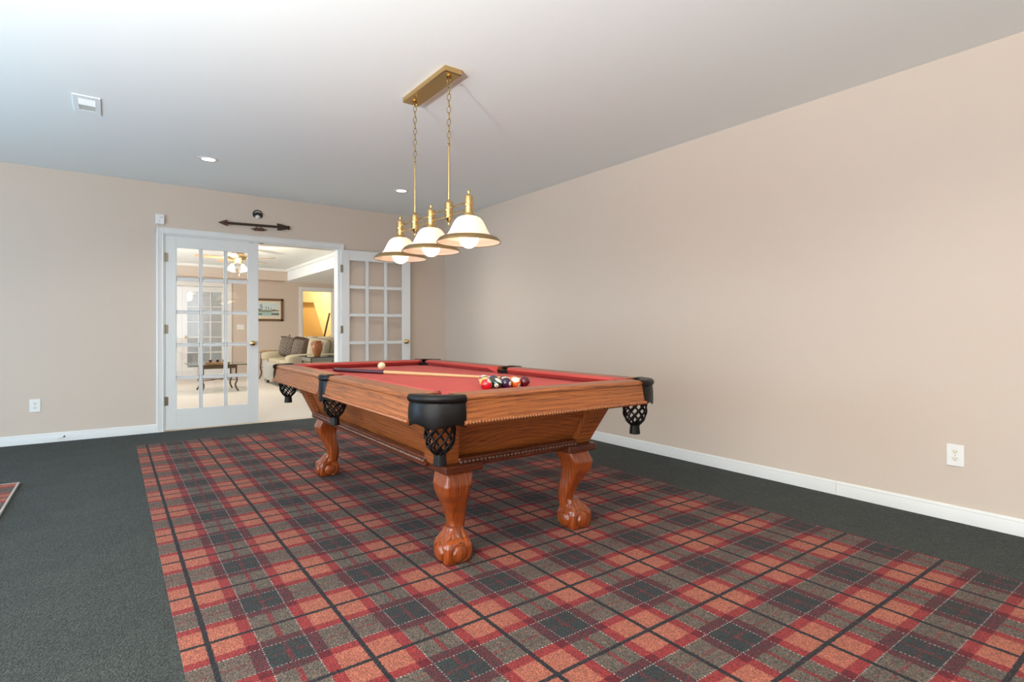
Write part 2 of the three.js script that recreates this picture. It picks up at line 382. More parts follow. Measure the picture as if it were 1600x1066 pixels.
// ------------------------------------------------------------------ pool table
const T = 0.790, BED = 0.747, HW = 0.656, HL = 1.251;
const table = thing('pool_table', 'oak pool table with red cloth, leather pockets and claw feet', 'pool table', [1.6, 0.005, -3.045], -0.004);
{
  const t = table, y = (v) => v - 0.005;                   // heights above the floor
  // slate bed with cloth
  {
    const X = HW - 0.1, Z = HL - 0.1, pts = [];
    const arc = (cx, cz, r, a0, a1) => { for (let i = 0; i <= 14; i++) { const a = a0 + (a1 - a0) * i / 14; pts.push(new THREE.Vector2(cx + r * Math.cos(a), cz + r * Math.sin(a))); } };
    const r = 0.068, o = 0.018, k = Math.asin(o / r), rs = 0.062, ks = Math.acos(0.025 / rs), C = Math.PI;
    // anticlockwise from the right side pocket; each pocket is a bite taken out of the edge
    arc(HW - 0.075, 0, rs, C + ks, C - ks);
    arc(X - o, Z - o, r, 2 * C - Math.acos(o / r), C - k);
    arc(-X + o, Z - o, r, k, -C + Math.acos(o / r));
    arc(-HW + 0.075, 0, rs, ks, -ks);
    arc(-X + o, -Z + o, r, C - Math.acos(o / r), -k);
    arc(X - o, -Z + o, r, C + k, Math.acos(o / r));
    const g = new THREE.ExtrudeGeometry(new THREE.Shape(pts), { depth: 0.025, bevelEnabled: false }).rotateX(Math.PI / 2).translate(0, y(BED), 0);
    mesh('cloth_bed', metreUV(g, 'x'), MAT.felt, t);
  }
  // rails: outline across the rail, u = 0 at the outer edge and negative inward
  const wood = [[-0.105, T], [-0.016, T], [-0.009, T - 0.0015], [-0.003, T - 0.0055], [0, T - 0.011], [0, T - 0.0165], [-0.005, T - 0.0185], [-0.005, T - 0.022], [0.0, T - 0.0235], [0.015, 0.694], [0.019, 0.692], [0.022, 0.686], [0.022, 0.681], [0.018, 0.676], [-0.06, 0.676], [-0.105, 0.70]];
  const cush = [[-0.105, T - 0.001], [-0.112, T + 0.0005], [-0.146, T - 0.0035], [-0.155, T - 0.007], [-0.157, T - 0.012], [-0.150, T - 0.018], [-0.118, T - 0.042], [-0.105, T - 0.044]];
  const pk = 0.14, sp = 0.062;                            // cut at the corner and side pockets
  function rail(len, cx, cz, turn, off) {                  // local: along z, outer side at +x
    const at = (g) => g.translate(0, 0, -len / 2).rotateY(turn).translate(cx, 0, cz);
    const grain = Math.abs(Math.sin(turn)) > 0.5 ? 'x' : 'z';
    const r = mesh('rail', metreUV(toCreasedNormals(at(prism(wood.map(([a, b]) => [a, y(b)]), len)), 0.35), grain, off), MAT.oak, t);
    const cg = prism(cush.map(([a, b]) => [a, y(b)]), len);
    const p = cg.attributes.position;                      // the nose ends are cut back at the pockets
    for (let i = 0; i < p.count; i++) { const in_ = Math.max(0, -0.105 - p.getX(i)) * 1.1, z = p.getZ(i); p.setZ(i, z < len / 2 ? z + in_ : z - in_); }
    cg.computeVertexNormals();
    mesh('cushion', metreUV(toCreasedNormals(at(cg), 0.6), grain), MAT.felt, r);
    const beads = [], n = Math.floor(len / 0.0145), b = new THREE.SphereGeometry(0.0084, 8, 6);
    for (let i = 0; i < n; i++) beads.push(b.clone().scale(0.8, 0.9, 0.85).translate(0.0225, y(0.6855), (i + 0.5) * len / n));
    const bm = mesh('bead_molding', at(merge(beads)), MAT.oakPlain, r); bm.userData.kind = 'stuff';
    // mother-of-pearl sights let into the wood
    return r;
  }
  MAT.oakDark = phy({ map: scaled(oakTex, 1, 2), color: '#9a7a68', roughness: 0.36, clearcoat: 0.3, clearcoatRoughness: 0.2 });
  MAT.oakDarkPlain = phy({ color: '#5e3520', roughness: 0.32, clearcoat: 0.4, clearcoatRoughness: 0.2 });
  MAT.oakPlain = phy({ color: '#8f5226', roughness: 0.34, clearcoat: 0.4, clearcoatRoughness: 0.2 });
  const longLen = HL - pk - sp, lz = sp + longLen / 2;
  rail(2 * (HW - pk), 0, HL, -Math.PI / 2, 0.1); rail(2 * (HW - pk), 0, -HL, Math.PI / 2, 0.53);
  for (const s of [1, -1]) for (const e of [1, -1]) rail(longLen, s * HW, e * lz, s > 0 ? 0 : Math.PI, 0.3 * s + 0.17 * e);

  // leather pockets: shell swept round an arc, with a rolled lip and a scalloped lower edge
  function leather(a0, a1, r, low) {
    const n = 28, prof = (f) => {
      const b = low + 0.008 - 0.0085 * Math.cos((f - 0.5) * Math.PI * 3.34);
      return [[-0.055, T + 0.0005], [-0.008, T + 0.0035], [0.006, T + 0.002], [0.0125, T - 0.006], [0.0135, T - 0.016], [0.009, T - 0.025], [0.0035, T - 0.029], [0.006, T - 0.036], [0.009, T - 0.06], [0.0095, b + 0.012], [0.006, b], [0.0, b], [-0.003, b + 0.012], [-0.003, T - 0.05], [-0.04, T - 0.03], [-0.055, T + 0.0005]];
    };
    const m = prof(0).length - 1;
    const g = gridGeo(n, m, (u, v) => { const a = a0 + (a1 - a0) * u, q = prof(u)[Math.round(v * m)]; return [(r + q[0]) * Math.cos(a), y(q[1]), (r + q[0]) * Math.sin(a)]; });
    const cap = (u) => { const a = a0 + (a1 - a0) * u, s = new THREE.ShapeGeometry(new THREE.Shape(prof(u).map((q) => new THREE.Vector2(r + q[0], y(q[1]))))); return s.rotateY(-a); };
    return merge([toCreasedNormals(g.toNonIndexed(), 0.9), cap(0), cap(1)]);
  }
  // plaited leather net that hangs under a pocket, with its tassel
  function net(parent, cx, cz, top, r) {
    const strands = [], K = 9, R = (f) => r * (f < 0.45 ? 1 : f < 0.8 ? 1 - 0.25 * Math.pow((f - 0.45) / 0.35, 1.5) : 0.75 - 0.42 * ((f - 0.8) / 0.2));
    for (const s of [1, -1]) for (let k = 0; k < K; k++) {
      const pts = [];
      for (let i = 0; i <= 10; i++) { const f = i / 10, a = k / K * Math.PI * 2 + s * f * 2.0, w = R(f) + s * 0.0012; pts.push([cx + w * Math.cos(a), y(top - 0.125 * f), cz + w * Math.sin(a)]); }
      strands.push(tube(pts, 0.0042, 14, 6));
    }
    const nm = mesh('pocket_net', strands, MAT.leather, parent);
    const slits = [], n = 14;
    for (let k = 0; k < n; k++) { const a = k / n * Math.PI * 2; slits.push(bx(0.0085, 0.046, 0.012, 0, 0, 0, 0.003).rotateZ(0.09).translate(0.021, 0, 0).rotateY(a).translate(cx, y(top - 0.147), cz)); }
    mesh('tassel', [cyl(0.021, 0.025, 0.04, cx, y(top - 0.145), cz, 16), ...slits], MAT.leather, nm);
  }
  for (const sx of [1, -1]) for (const sz of [1, -1]) {
    const a0 = { '1,1': 0, '-1,1': Math.PI / 2, '-1,-1': Math.PI, '1,-1': -Math.PI / 2 }[`${sx},${sz}`];
    const cx = sx * (HW - pk), cz = sz * (HL - pk);
    const p = mesh('corner_pocket', leather(a0 - 0.06, a0 + Math.PI / 2 + 0.06, pk + 0.006, 0.664).translate(cx, 0, cz), MAT.leather, t);
    mesh('pocket_liner', [lathe([[0.072, y(T - 0.02)], [0.070, y(BED)], [0.058, y(0.68)], [0.04, y(0.67)]], 24).translate(sx * (HW - 0.118), 0, sz * (HL - 0.118)), new THREE.TorusGeometry(0.080, 0.012, 8, 28, Math.PI * 1.25).rotateX(Math.PI / 2).rotateY(-a0 + 0.4).translate(sx * (HW - 0.118), y(T - 0.012), sz * (HL - 0.118))], MAT.leather, p);
    net(p, sx * (HW - 0.095), sz * (HL - 0.095), 0.680, 0.058);
  }
  for (const sx of [1, -1]) {
    const a = sx > 0 ? 0 : Math.PI;
    const p = mesh('side_pocket', leather(a - 1.15, a + 1.15, 0.075, 0.645).scale(0.62, 1, 1).translate(sx * (HW - 0.028), 0, 0), MAT.leather, t);
    mesh('pocket_liner', [lathe([[0.066, y(T - 0.02)], [0.064, y(BED)], [0.055, y(0.68)], [0.04, y(0.67)]], 24).translate(sx * (HW - 0.075), 0, 0), new THREE.TorusGeometry(0.07, 0.011, 8, 28, Math.PI).rotateX(Math.PI / 2).rotateY(sx > 0 ? Math.PI / 2 : -Math.PI / 2).translate(sx * (HW - 0.075), y(T - 0.012), 0)], MAT.leather, p);
    net(p, sx * (HW - 0.06), 0, 0.680, 0.058);
  }
  // tapering cabinet
  const by = y(0.447), ty = y(0.70), B = [0.452, 0.935], U = [0.556, 1.04];
  const corner = (sx, sz, f, ins = 0) => [sx * (B[0] + (U[0] - B[0]) * f - ins), by + (ty - by) * f, sz * (B[1] + (U[1] - B[1]) * f - ins)];
  const panels = [[[-1, 1], [1, 1]], [[1, -1], [-1, -1]], [[1, 1], [1, -1]], [[-1, -1], [-1, 1]]];
  panels.forEach(([a, b], i) => {
    const grain = i < 2 ? 'x' : 'z', ins = 0.036;
    mesh('cabinet_panel', metreUV(slab([corner(...a, 0, ins), corner(...b, 0, ins), corner(...b, 1, ins), corner(...a, 1, ins)], 0.02), grain, 0.21 * i), MAT.oak, t);
    // base moulding under the panel
    const L = (i < 2 ? B[0] : B[1]) - 0.10, g = i < 2 ? bx(2 * L, 0.048, 0.04, 0, by + 0.002, a[1] * (B[1] - 0.006), 0.01) : bx(0.04, 0.048, 2 * L, a[0] * (B[0] - 0.006), by + 0.002, 0, 0.01);
    const m = mesh('base_molding', metreUV(g, grain, 0.4 * i), MAT.oakDark, t);
    const beads = [], n = Math.floor(2 * L / 0.021), s = new THREE.SphereGeometry(0.0115, 8, 6);
    for (let k = 0; k < n; k++) { const q = -L + (k + 0.5) * 2 * L / n; beads.push(i < 2 ? s.clone().translate(q, by + 0.004, a[1] * (B[1] + 0.013)) : s.clone().translate(a[0] * (B[0] + 0.013), by + 0.004, q)); }
    mesh('rope_beading', beads, MAT.oakDarkPlain, m).userData.kind = 'stuff';
  });
  for (const sx of [1, -1]) for (const sz of [1, -1]) {    // corner posts: two tapering boards meeting at the corner
    const c0 = corner(sx, sz, 0), c1 = corner(sx, sz, 1), wb0 = 0.105, wt0 = 0.15;
    const onZ = [[c0[0], c0[1], c0[2]], [c0[0] - sx * wb0, c0[1], c0[2]], [c1[0] - sx * wt0, c1[1], c1[2]], [c1[0], c1[1], c1[2]]];
    const onX = [[c0[0], c0[1], c0[2]], [c0[0], c0[1], c0[2] - sz * wb0], [c1[0], c1[1], c1[2] - sz * wt0], [c1[0], c1[1], c1[2]]];
    const fz = sx * sz > 0 ? onZ.slice().reverse() : onZ, fx = sx * sz > 0 ? onX : onX.slice().reverse();
    const out = (f, want) => { const g = slab(f, 0.03); return g; };
    mesh('corner_post', [metreUV(out(fz), 'x', 0.33 + sx * 0.1), metreUV(out(fx), 'z', 0.63 + sz * 0.1)], MAT.oak, t);
  }
  mesh('cabinet_floor', metreUV(span(-B[0] + 0.03, B[0] - 0.03, by - 0.004, by + 0.014, -B[1] + 0.03, B[1] - 0.03), 'z'), MAT.oak, t);
  mesh('slate_bed', span(-HW + 0.19, HW - 0.19, y(0.701), y(BED - 0.026), -HL + 0.19, HL - 0.19), MAT.steelGrey ?? (MAT.steelGrey = std({ color: '#4b4a47', roughness: 0.8 })), t);

  // cabriole legs with ball-and-claw feet
  const keys = [[0.413, 0, 0.064, 0.22], [0.385, 0.01, 0.068, 0.25], [0.35, 0.028, 0.07, 0.3], [0.31, 0.03, 0.064, 0.38], [0.26, 0.01, 0.053, 0.48], [0.21, -0.014, 0.044, 0.55], [0.16, -0.026, 0.038, 0.65], [0.12, -0.022, 0.037, 0.75], [0.095, -0.008, 0.042, 0.8], [0.07, 0.006, 0.05, 0.85], [0.03, 0.012, 0.05, 0.9]];
  const lerpKeys = (h) => { for (let i = 0; i < keys.length - 1; i++) if (h <= keys[i][0] && h >= keys[i + 1][0]) { const f = (keys[i][0] - h) / (keys[i][0] - keys[i + 1][0]), s = f * f * (3 - 2 * f) * 0.4 + f * 0.6; return keys[i].map((v, k) => v + (keys[i + 1][k] - v) * s); } return keys[h > 0.2 ? 0 : keys.length - 1]; };
  const shaft = gridGeo(32, 30, (u, v) => {
    const h = 0.413 - v * 0.313, [, o, r, e] = lerpKeys(h), a = -u * Math.PI * 2;
    const q = [r * spow(Math.cos(a), e), r * spow(Math.sin(a), e)], k = o * Math.SQRT1_2;
    return [q[0] + k, h, q[1] + k];
  });
  const F0 = 0.014, footR = [[0, 0.052], [0.006, 0.062], [0.025, 0.071], [0.05, 0.0745], [0.078, 0.073], [0.096, 0.065], [0.112, 0.052], [0.13, 0.042], [0.15, 0.036]];
  const footAt = (h) => { for (let i = 0; i < footR.length - 1; i++) if (h <= footR[i + 1][0]) { const f = (h - footR[i][0]) / (footR[i + 1][0] - footR[i][0]); return footR[i][1] + (footR[i + 1][1] - footR[i][1]) * f; } return footR[footR.length - 1][1]; };
  const footHeights = []; for (let i = 0; i <= 50; i++) footHeights.push(0.15 * i / 50);
  const footGeo = gridGeo(112, 53, (u, v) => {              // ball gripped by a claw: oval pads outlined by a carved groove, toes between them
    const k = Math.round(v * 53); if (k === 0) return [F0, 0, F0];
    const h = footHeights[Math.min(50, k - 1)]; if (k > 51) return [F0, 0.15, F0];
    const a = -u * Math.PI * 2, q = Math.PI / 2, pad = a - Math.round(a / q) * q, toe = Math.abs(Math.abs(pad) - Math.PI / 4);
    let r = footAt(h) * Math.pow(Math.pow(Math.abs(Math.cos(a)), 3.2) + Math.pow(Math.abs(Math.sin(a)), 3.2), -1 / 3.2);
    const e = Math.hypot(pad * 0.075 / 0.037, (h - 0.047) / 0.042);
    r += e < 1 ? 0.007 * (1 - e * e) : 0;
    r -= 0.008 * Math.exp(-(((e - 1.02) / 0.1) ** 2));
    r += 0.005 * Math.exp(-((toe / 0.2) ** 2)) * Math.min(1, Math.max(0, (0.15 - h) / 0.03));
    r -= 0.004 * Math.exp(-(((toe - 0.42) / 0.1) ** 2)) * Math.max(0, Math.min(1, (h - 0.092) / 0.012)) * Math.min(1, Math.max(0, (0.15 - h) / 0.03));
    const o = h > 0.09 ? -0.014 * Math.min(1, (h - 0.09) / 0.05) : 0;
    return [F0 + o + r * Math.cos(a), h, F0 + o + r * Math.sin(a)];
  });
  const legTint = phy({ map: scaled(oakTex, 1, 2), color: '#f2cdb2', roughness: 0.3, clearcoat: 0.5, clearcoatRoughness: 0.12 });
  for (const sx of [1, -1]) for (const sz of [1, -1]) {
    const turn = { '1,1': 0, '1,-1': Math.PI / 2, '-1,-1': Math.PI, '-1,1': -Math.PI / 2 }[`${sx},${sz}`], lx = sx * 0.354 + 0.01, lz2 = sz * 0.887;
    const put = (g) => g.clone().rotateY(turn).translate(lx, 0, lz2);
    const leg = mesh('leg', metreUV(put(shaft), 'y', 0.3 + sx * 0.2 + sz * 0.1), legTint, t);
    mesh('claw_foot', metreUV(put(footGeo), 'y', 0.5), legTint, leg);
    mesh('leg_plate', metreUV(span(lx - 0.098, lx + 0.098, y(0.413), y(0.449), lz2 - 0.098, lz2 + 0.098, 0.007), 'x', 0.2), MAT.oakDark, leg);
  }
}

// balls
function ballTexture(color, stripe, num) {
  const c = document.createElement('canvas'); c.width = 256; c.height = 128;
  const x = c.getContext('2d');
  x.fillStyle = stripe ? '#efe6cf' : color; x.fillRect(0, 0, 256, 128);
  if (stripe) { x.fillStyle = color; x.fillRect(0, 34, 256, 60); }
  if (num) for (const cx of [64, 192]) {
    x.fillStyle = '#f4ecd8'; x.beginPath(); x.ellipse(cx, 64, 15, 15, 0, 0, Math.PI * 2); x.fill();
    x.fillStyle = '#161616'; x.font = 'bold 19px sans-serif'; x.textAlign = 'center'; x.textBaseline = 'middle'; x.fillText(String(num), cx, 65);
  }
  const t = new THREE.CanvasTexture(c); t.colorSpace = THREE.SRGBColorSpace; t.magFilter = THREE.LinearFilter; return t;
}
const BR = 0.0286, toWorld = (x, y, z) => [x, y, z];
const ballGeo = new THREE.SphereGeometry(BR, 32, 24);
function poolBall(name, label, color, stripe, num, x, z, rot) {
  const m = mesh(name, ballGeo, phy({ map: ballTexture(color, stripe, num), roughness: 0.12, clearcoat: 0.6, clearcoatRoughness: 0.05 }));
  m.position.set(x, BED + BR + 0.0003, z); m.rotation.set(...rot);
  return tag(m, label, 'ball', 'balls on the pool table');
}
poolBall('cue_ball', 'plain ivory cue ball alone behind the cue stick', '#efdfb4', false, 0, 1.608, -3.83, [0, 0, 0]);
{
  const HUES = { yellow: '#e2a92e', blue: '#1d2b6b', red: '#c01322', purple: '#2c1a3e', orange: '#dd6a1f', green: '#0a2f24', maroon: '#5a0f1c', black: '#101012' };
  // rows from the base (near the end rail) to the apex
  const rack = [
    [[3, 'red'], [14, 'green'], [4, 'purple'], [13, 'orange'], [7, 'maroon']],
    [[9, 'yellow'], [6, 'green'], [12, 'purple'], [5, 'orange']],
    [[1, 'yellow'], [8, 'black'], [15, 'maroon']],
    [[10, 'blue'], [2, 'blue']],
    [[11, 'red']],
  ];
  const ord = ['leftmost', 'second', 'third', 'fourth', 'rightmost'];
  const cx = 1.575, z0 = -2.205, st = 2 * BR + 0.0005;
  rack.forEach((row, r) => row.forEach(([n, hue], i) => {
    const label = `${hue} ${n > 8 ? 'striped' : 'solid'} ball number ${n} in the racked balls, ${r ? (r === 4 ? 'at the apex' : `${['', 'second', 'third', 'fourth'][r]} row back`) : `${ord[i]} of the front row`}`;
    poolBall('pool_ball', label, HUES[hue], n > 8, n, cx + (i - (row.length - 1) / 2) * st, z0 - r * st * 0.868, [(rnd() - 0.5) * 1.6, rnd() * 6.28, (rnd() - 0.5) * 1.2]);
  }));
}
// cue stick lying on the cloth
{
  const a = new THREE.Vector3(1.262, BED + 0.0152, -3.83), dir = new THREE.Vector3(0.46, 0, 0.888).normalize(), L = 1.47;
  const t = thing('cue_stick', 'cue stick with dark butt and pale shaft lying on the red cloth', 'cue', a.toArray(), Math.atan2(dir.x, dir.z));
  const up = (g) => g.rotateX(Math.PI / 2);                // lathe axis along local +z
  const tilt = -(0.0145 - 0.0068) / L;
  const put = (n, pts, mat) => { const m = mesh(n, up(lathe(pts, 18)), mat, t); m.rotation.x = -tilt; return m; };
  put('bumper', [[0, -0.012], [0.009, -0.011], [0.012, -0.006], [0.0125, 0]], std({ color: '#1a1416', roughness: 0.8 }));
  put('butt', [[0.0125, 0], [0.0145, 0.004], [0.0144, 0.02], [0.0132, 0.36], [0.0128, 0.44]], phy({ color: '#4a1420', roughness: 0.25, clearcoat: 0.6, clearcoatRoughness: 0.1 }));
  put('shaft', [[0.0128, 0.44], [0.0115, 0.75], [0.0085, 1.2], [0.0066, L - 0.035]], phy({ color: '#dcae78', roughness: 0.35, clearcoat: 0.3 }));
  put('ferrule', [[0.0066, L - 0.035], [0.0065, L - 0.012]], std({ color: '#eee6d6', roughness: 0.4 }));
  put('tip', [[0.0065, L - 0.012], [0.0062, L - 0.003], [0.0035, L], [0, L + 0.001]], std({ color: '#3f5a78', roughness: 0.9 }));
}

// ------------------------------------------------------------------ billiard pendant
{
  const cx = 1.575, cz = -2.992, S = 0.432;
  const t = thing('billiard_light', 'brass three-shade billiard light hanging on chains over the table', 'pendant light', [cx, 0, cz], 0.008);
  mesh('canopy', bx(0.116, 0.034, 0.55, 0, H - 0.017, -0.004, 0.006), MAT.brass, t);
  const linkCurve = []; for (let i = 0; i < 12; i++) { const a = i / 12 * Math.PI * 2; linkCurve.push([0.0105 * Math.cos(a), 0.024 * spow(Math.sin(a), 0.8), 0]); }
  const link = tube(linkCurve, 0.0026, 28, 6, true);
  const rodTop = 2.106, colTop = 1.778, colBot = 1.693;
  for (const s of [1, -1]) {
    const z = s * S / 2;
    mesh('canopy_loop', [cyl(0.013, 0.016, 0.012, 0, H - 0.04, z, 16), new THREE.TorusGeometry(0.011, 0.0025, 8, 18).translate(0, H - 0.056, z)], MAT.brass, t);
    const y1 = H - 0.056 - 0.006, n = 10, pitch = (y1 - (rodTop + 0.012)) / n;
    for (let i = 0; i < n; i++) mesh('chain_link', link.clone().scale(1, pitch / 0.0428, 1).rotateY(i % 2 ? 0.7 : 0.7 + Math.PI / 2).translate(0, y1 - (i + 0.5) * pitch, z), MAT.brassDark, t);
    mesh('rod_loop', new THREE.TorusGeometry(0.009, 0.0025, 8, 16).translate(0, rodTop + 0.008, z), MAT.brass, t);
    mesh('rod', cyl(0.0052, 0.0052, rodTop - colTop, 0, (rodTop + colTop) / 2, z, 14), MAT.brass, t);
    mesh('collar', lathe([[0, 1.643], [0.004, 1.645], [0.007, 1.652], [0.005, 1.66], [0.011, 1.667], [0.018, 1.678], [0.022, 1.688], [0.0235, colBot], [0.0235, 1.73], [0.026, 1.732], [0.026, 1.739], [0.0235, 1.741], [0.0235, colTop - 0.004], [0.019, colTop + 0.002], [0.012, colTop + 0.006], [0.010, colTop + 0.018], [0.0052, colTop + 0.02]], 28).translate(0, 0, z), MAT.brass, t);
  }
  for (const [yy] of [[1.745], [1.704]]) mesh('cross_bar', cyl(0.0042, 0.0042, 2 * S, 0, 0, 0, 12).rotateX(Math.PI / 2).translate(0, yy, 0), MAT.brass, t);
  for (const k of [1, 0, -1]) {
    const z = k * S, rim = 1.518;
    mesh('socket', lathe([[0.036, 1.66], [0.036, 1.668], [0.030, 1.676], [0.0245, 1.68], [0.0245, 1.722], [0.027, 1.724], [0.027, 1.731], [0.0245, 1.733], [0.0245, 1.77], [0.019, 1.776], [0.010, 1.779], [0.006, 1.782], [0.0065, 1.791], [0.009, 1.8], [0.007, 1.806], [0, 1.808]], 28).translate(0, 0, z), MAT.brass, t);
    const sh = mesh('glass_shade', lathe([[0.034, 1.662], [0.048, 1.66], [0.064, 1.652], [0.078, 1.636], [0.090, 1.614], [0.101, 1.59], [0.114, 1.567], [0.131, 1.55], [0.147, 1.541], [0.160, 1.534], [0.1715, 1.5205]], 48).translate(0, 0, z), MAT.opal, t);
    mesh('brass_rim', lathe([[0.142, 1.5475], [0.149, 1.5475], [0.160, 1.542], [0.170, 1.532], [0.1765, 1.521], [0.177, 1.518], [0.1735, 1.518], [0.1725, 1.5225], [0.161, 1.5365], [0.148, 1.5435], [0.142, 1.5475]], 56).translate(0, 0, z), MAT.brassDark, sh);
    const b = mesh('light_bulb', lathe([[0, 1.486], [0.02, 1.490], [0.04, 1.503], [0.052, 1.523], [0.0545, 1.543], [0.050, 1.565], [0.036, 1.593], [0.020, 1.618], [0.014, 1.638], [0.013, 1.668]], 28).translate(0, 0, z), MAT.bulb, t);
    const p = new THREE.PointLight(new THREE.Color(1.0, 0.86, 0.66), 0.12); p.position.set(0, 1.543, z); p.castShadow = true; p.shadow.radius = 2.4; t.add(p);
  }
}

// ------------------------------------------------------------------ ceiling fittings
for (const [x, z, where] of [[0.684, -5.446, 'left of the billiard light'], [2.513, -5.454, 'behind the billiard light'], [0.684, -0.64, 'above the viewer at left'], [2.513, -0.64, 'above the viewer at right']]) {
  const t = thing('recessed_light', `small lit recessed ceiling light, ${where}`, 'ceiling light', [x, H, z], 0, 'recessed ceiling lights');
  mesh('trim_ring', lathe([[0.052, -0.001], [0.056, -0.006], [0.078, -0.005], [0.082, 0]], 40), MAT.trim, t);
  mesh('light_lens', cyl(0.054, 0.054, 0.003, 0, -0.0018, 0, 36), MAT.canLens, t);
  const s = new THREE.SpotLight(new THREE.Color(1, 0.95, 0.87), 3.4, 0, 1.2, 0.8); s.position.set(0, -0.012, 0); s.target.position.set(0, -2, 0); s.castShadow = true; s.shadow.radius = 2.5; t.add(s, s.target);
}
{ // added uplight behind the viewer, stands in for unseen light on the ceiling
  const t = thing('added_torchiere', 'added uplighter behind the viewer, stands in for unseen light on the ceiling', 'floor lamp', [-1.5, 0, -0.5]);
  mesh('base', lathe([[0, 0], [0.14, 0], [0.14, 0.012], [0.04, 0.03], [0.012, 0.05]], 32), MAT.steel, t);
  mesh('pole', cyl(0.012, 0.012, 1.1, 0, 0.59, 0, 16), MAT.steel, t);
  mesh('lamp_bowl', lathe([[0.012, 1.12], [0.06, 1.13], [0.12, 1.165], [0.15, 1.2], [0.146, 1.202], [0.116, 1.17], [0.06, 1.136], [0, 1.128]], 36), MAT.steel, t);
  mesh('light_disc', cyl(0.1, 0.1, 0.006, 0, 1.16, 0, 32), MAT.canLens, t);
  const l = new THREE.SpotLight(new THREE.Color(0.95, 0.99, 1.0), 62, 0, 1.5, 0.25); l.position.set(0, 1.206, 0); l.target.position.set(0, 3, 0); l.castShadow = true; l.shadow.radius = 4; t.add(l, l.target);
}
{
  const t = thing('ceiling_vent', 'white metal ceiling air vent with louvres', 'vent', [-0.132, H, -4.612]);
  const w = 0.145, l = 0.345;
  mesh('frame', [span(-w / 2, w / 2, -0.006, 0, -l / 2, -0.11), span(-w / 2, w / 2, -0.006, 0, 0.12, l / 2), span(-w / 2, -0.045, -0.006, 0, -0.11, 0.12), span(0.045, w / 2, -0.006, 0, -0.11, 0.12)], MAT.ceiling, t);
  mesh('duct', span(-0.046, 0.046, -0.0008, 0, -0.111, 0.121), std({ color: '#a3a19c', roughness: 0.9 }), t);
  for (let i = 0; i < 10; i++) mesh('slat', bx(0.09, 0.001, 0.014).rotateX(0.6 * (i < 5 ? 1 : -1)).translate(0, -0.0052, -0.098 + i * 0.0228), MAT.ceiling, t);
  mesh('divider', span(-0.046, 0.046, -0.0065, -0.001, -0.001, 0.009), MAT.ceiling, t);
}
// ------------------------------------------------------------------ wall fittings
function outlet(label, pos, turn) {
  const t = thing('power_outlet', label, 'outlet', pos, turn);
  mesh('cover_plate', bx(0.078, 0.118, 0.007, 0, 0, 0.0035, 0.004), MAT.plastic, t);
  for (const s of [1, -1]) {
    const r = mesh('receptacle', cyl(0.017, 0.017, 0.003, 0, 0, 0, 20).rotateX(Math.PI / 2).scale(1, 0.85, 1).translate(0, s * 0.0195, 0.0078), std({ color: '#e9e4d6', roughness: 0.4 }), t);
    mesh('slots', [bx(0.002, 0.008, 0.001, -0.006, s * 0.0195 + 0.003, 0.0096), bx(0.002, 0.007, 0.001, 0.006, s * 0.0195 + 0.003, 0.0096), cyl(0.0024, 0.0024, 0.001, 0, 0, 0, 10).rotateX(Math.PI / 2).translate(0, s * 0.0195 - 0.006, 0.0096)], MAT.slot, r);
  }
  mesh('screw', cyl(0.003, 0.003, 0.001, 0, 0, 0, 10).rotateX(Math.PI / 2).translate(0, 0, 0.0073), MAT.steel, t);
}
outlet('white power outlet on the beige wall left of the doors', [-0.567, 0.348, ZB], 0);
outlet('white power outlet low on the long bare wall at right', [XR, 0.359, -0.979], -Math.PI / 2);
{
  const t = thing('wall_sensor', 'small white plastic sensor box above the door corner', 'sensor', [0.398, 2.172, ZB]);
  mesh('housing', bx(0.076, 0.1, 0.026, 0, 0, 0.013, 0.006), MAT.plastic, t);
  mesh('slot_line', bx(0.03, 0.003, 0.001, 0.012, 0.018, 0.0263), MAT.slot, t);
  mesh('indicator', cyl(0.003, 0.003, 0.001, 0, 0, 0, 10).rotateX(Math.PI / 2).translate(-0.004, -0.026, 0.0263), MAT.slot, t);
  const j = thing('cable_stub', 'tiny cable stub poking out of the left baseboard', 'cable', [-0.36, 0.045, ZB + 0.014]);
  mesh('plate', cyl(0.009, 0.009, 0.002, 0, 0, 0, 14).rotateX(Math.PI / 2).translate(0, 0, 0.001), MAT.slot, j);
  mesh('wire', tube([[0, 0, 0], [-0.01, 0.004, 0.02], [-0.03, -0.004, 0.026], [-0.05, -0.02, 0.02]], 0.003, 12, 6), MAT.plastic, j);
}
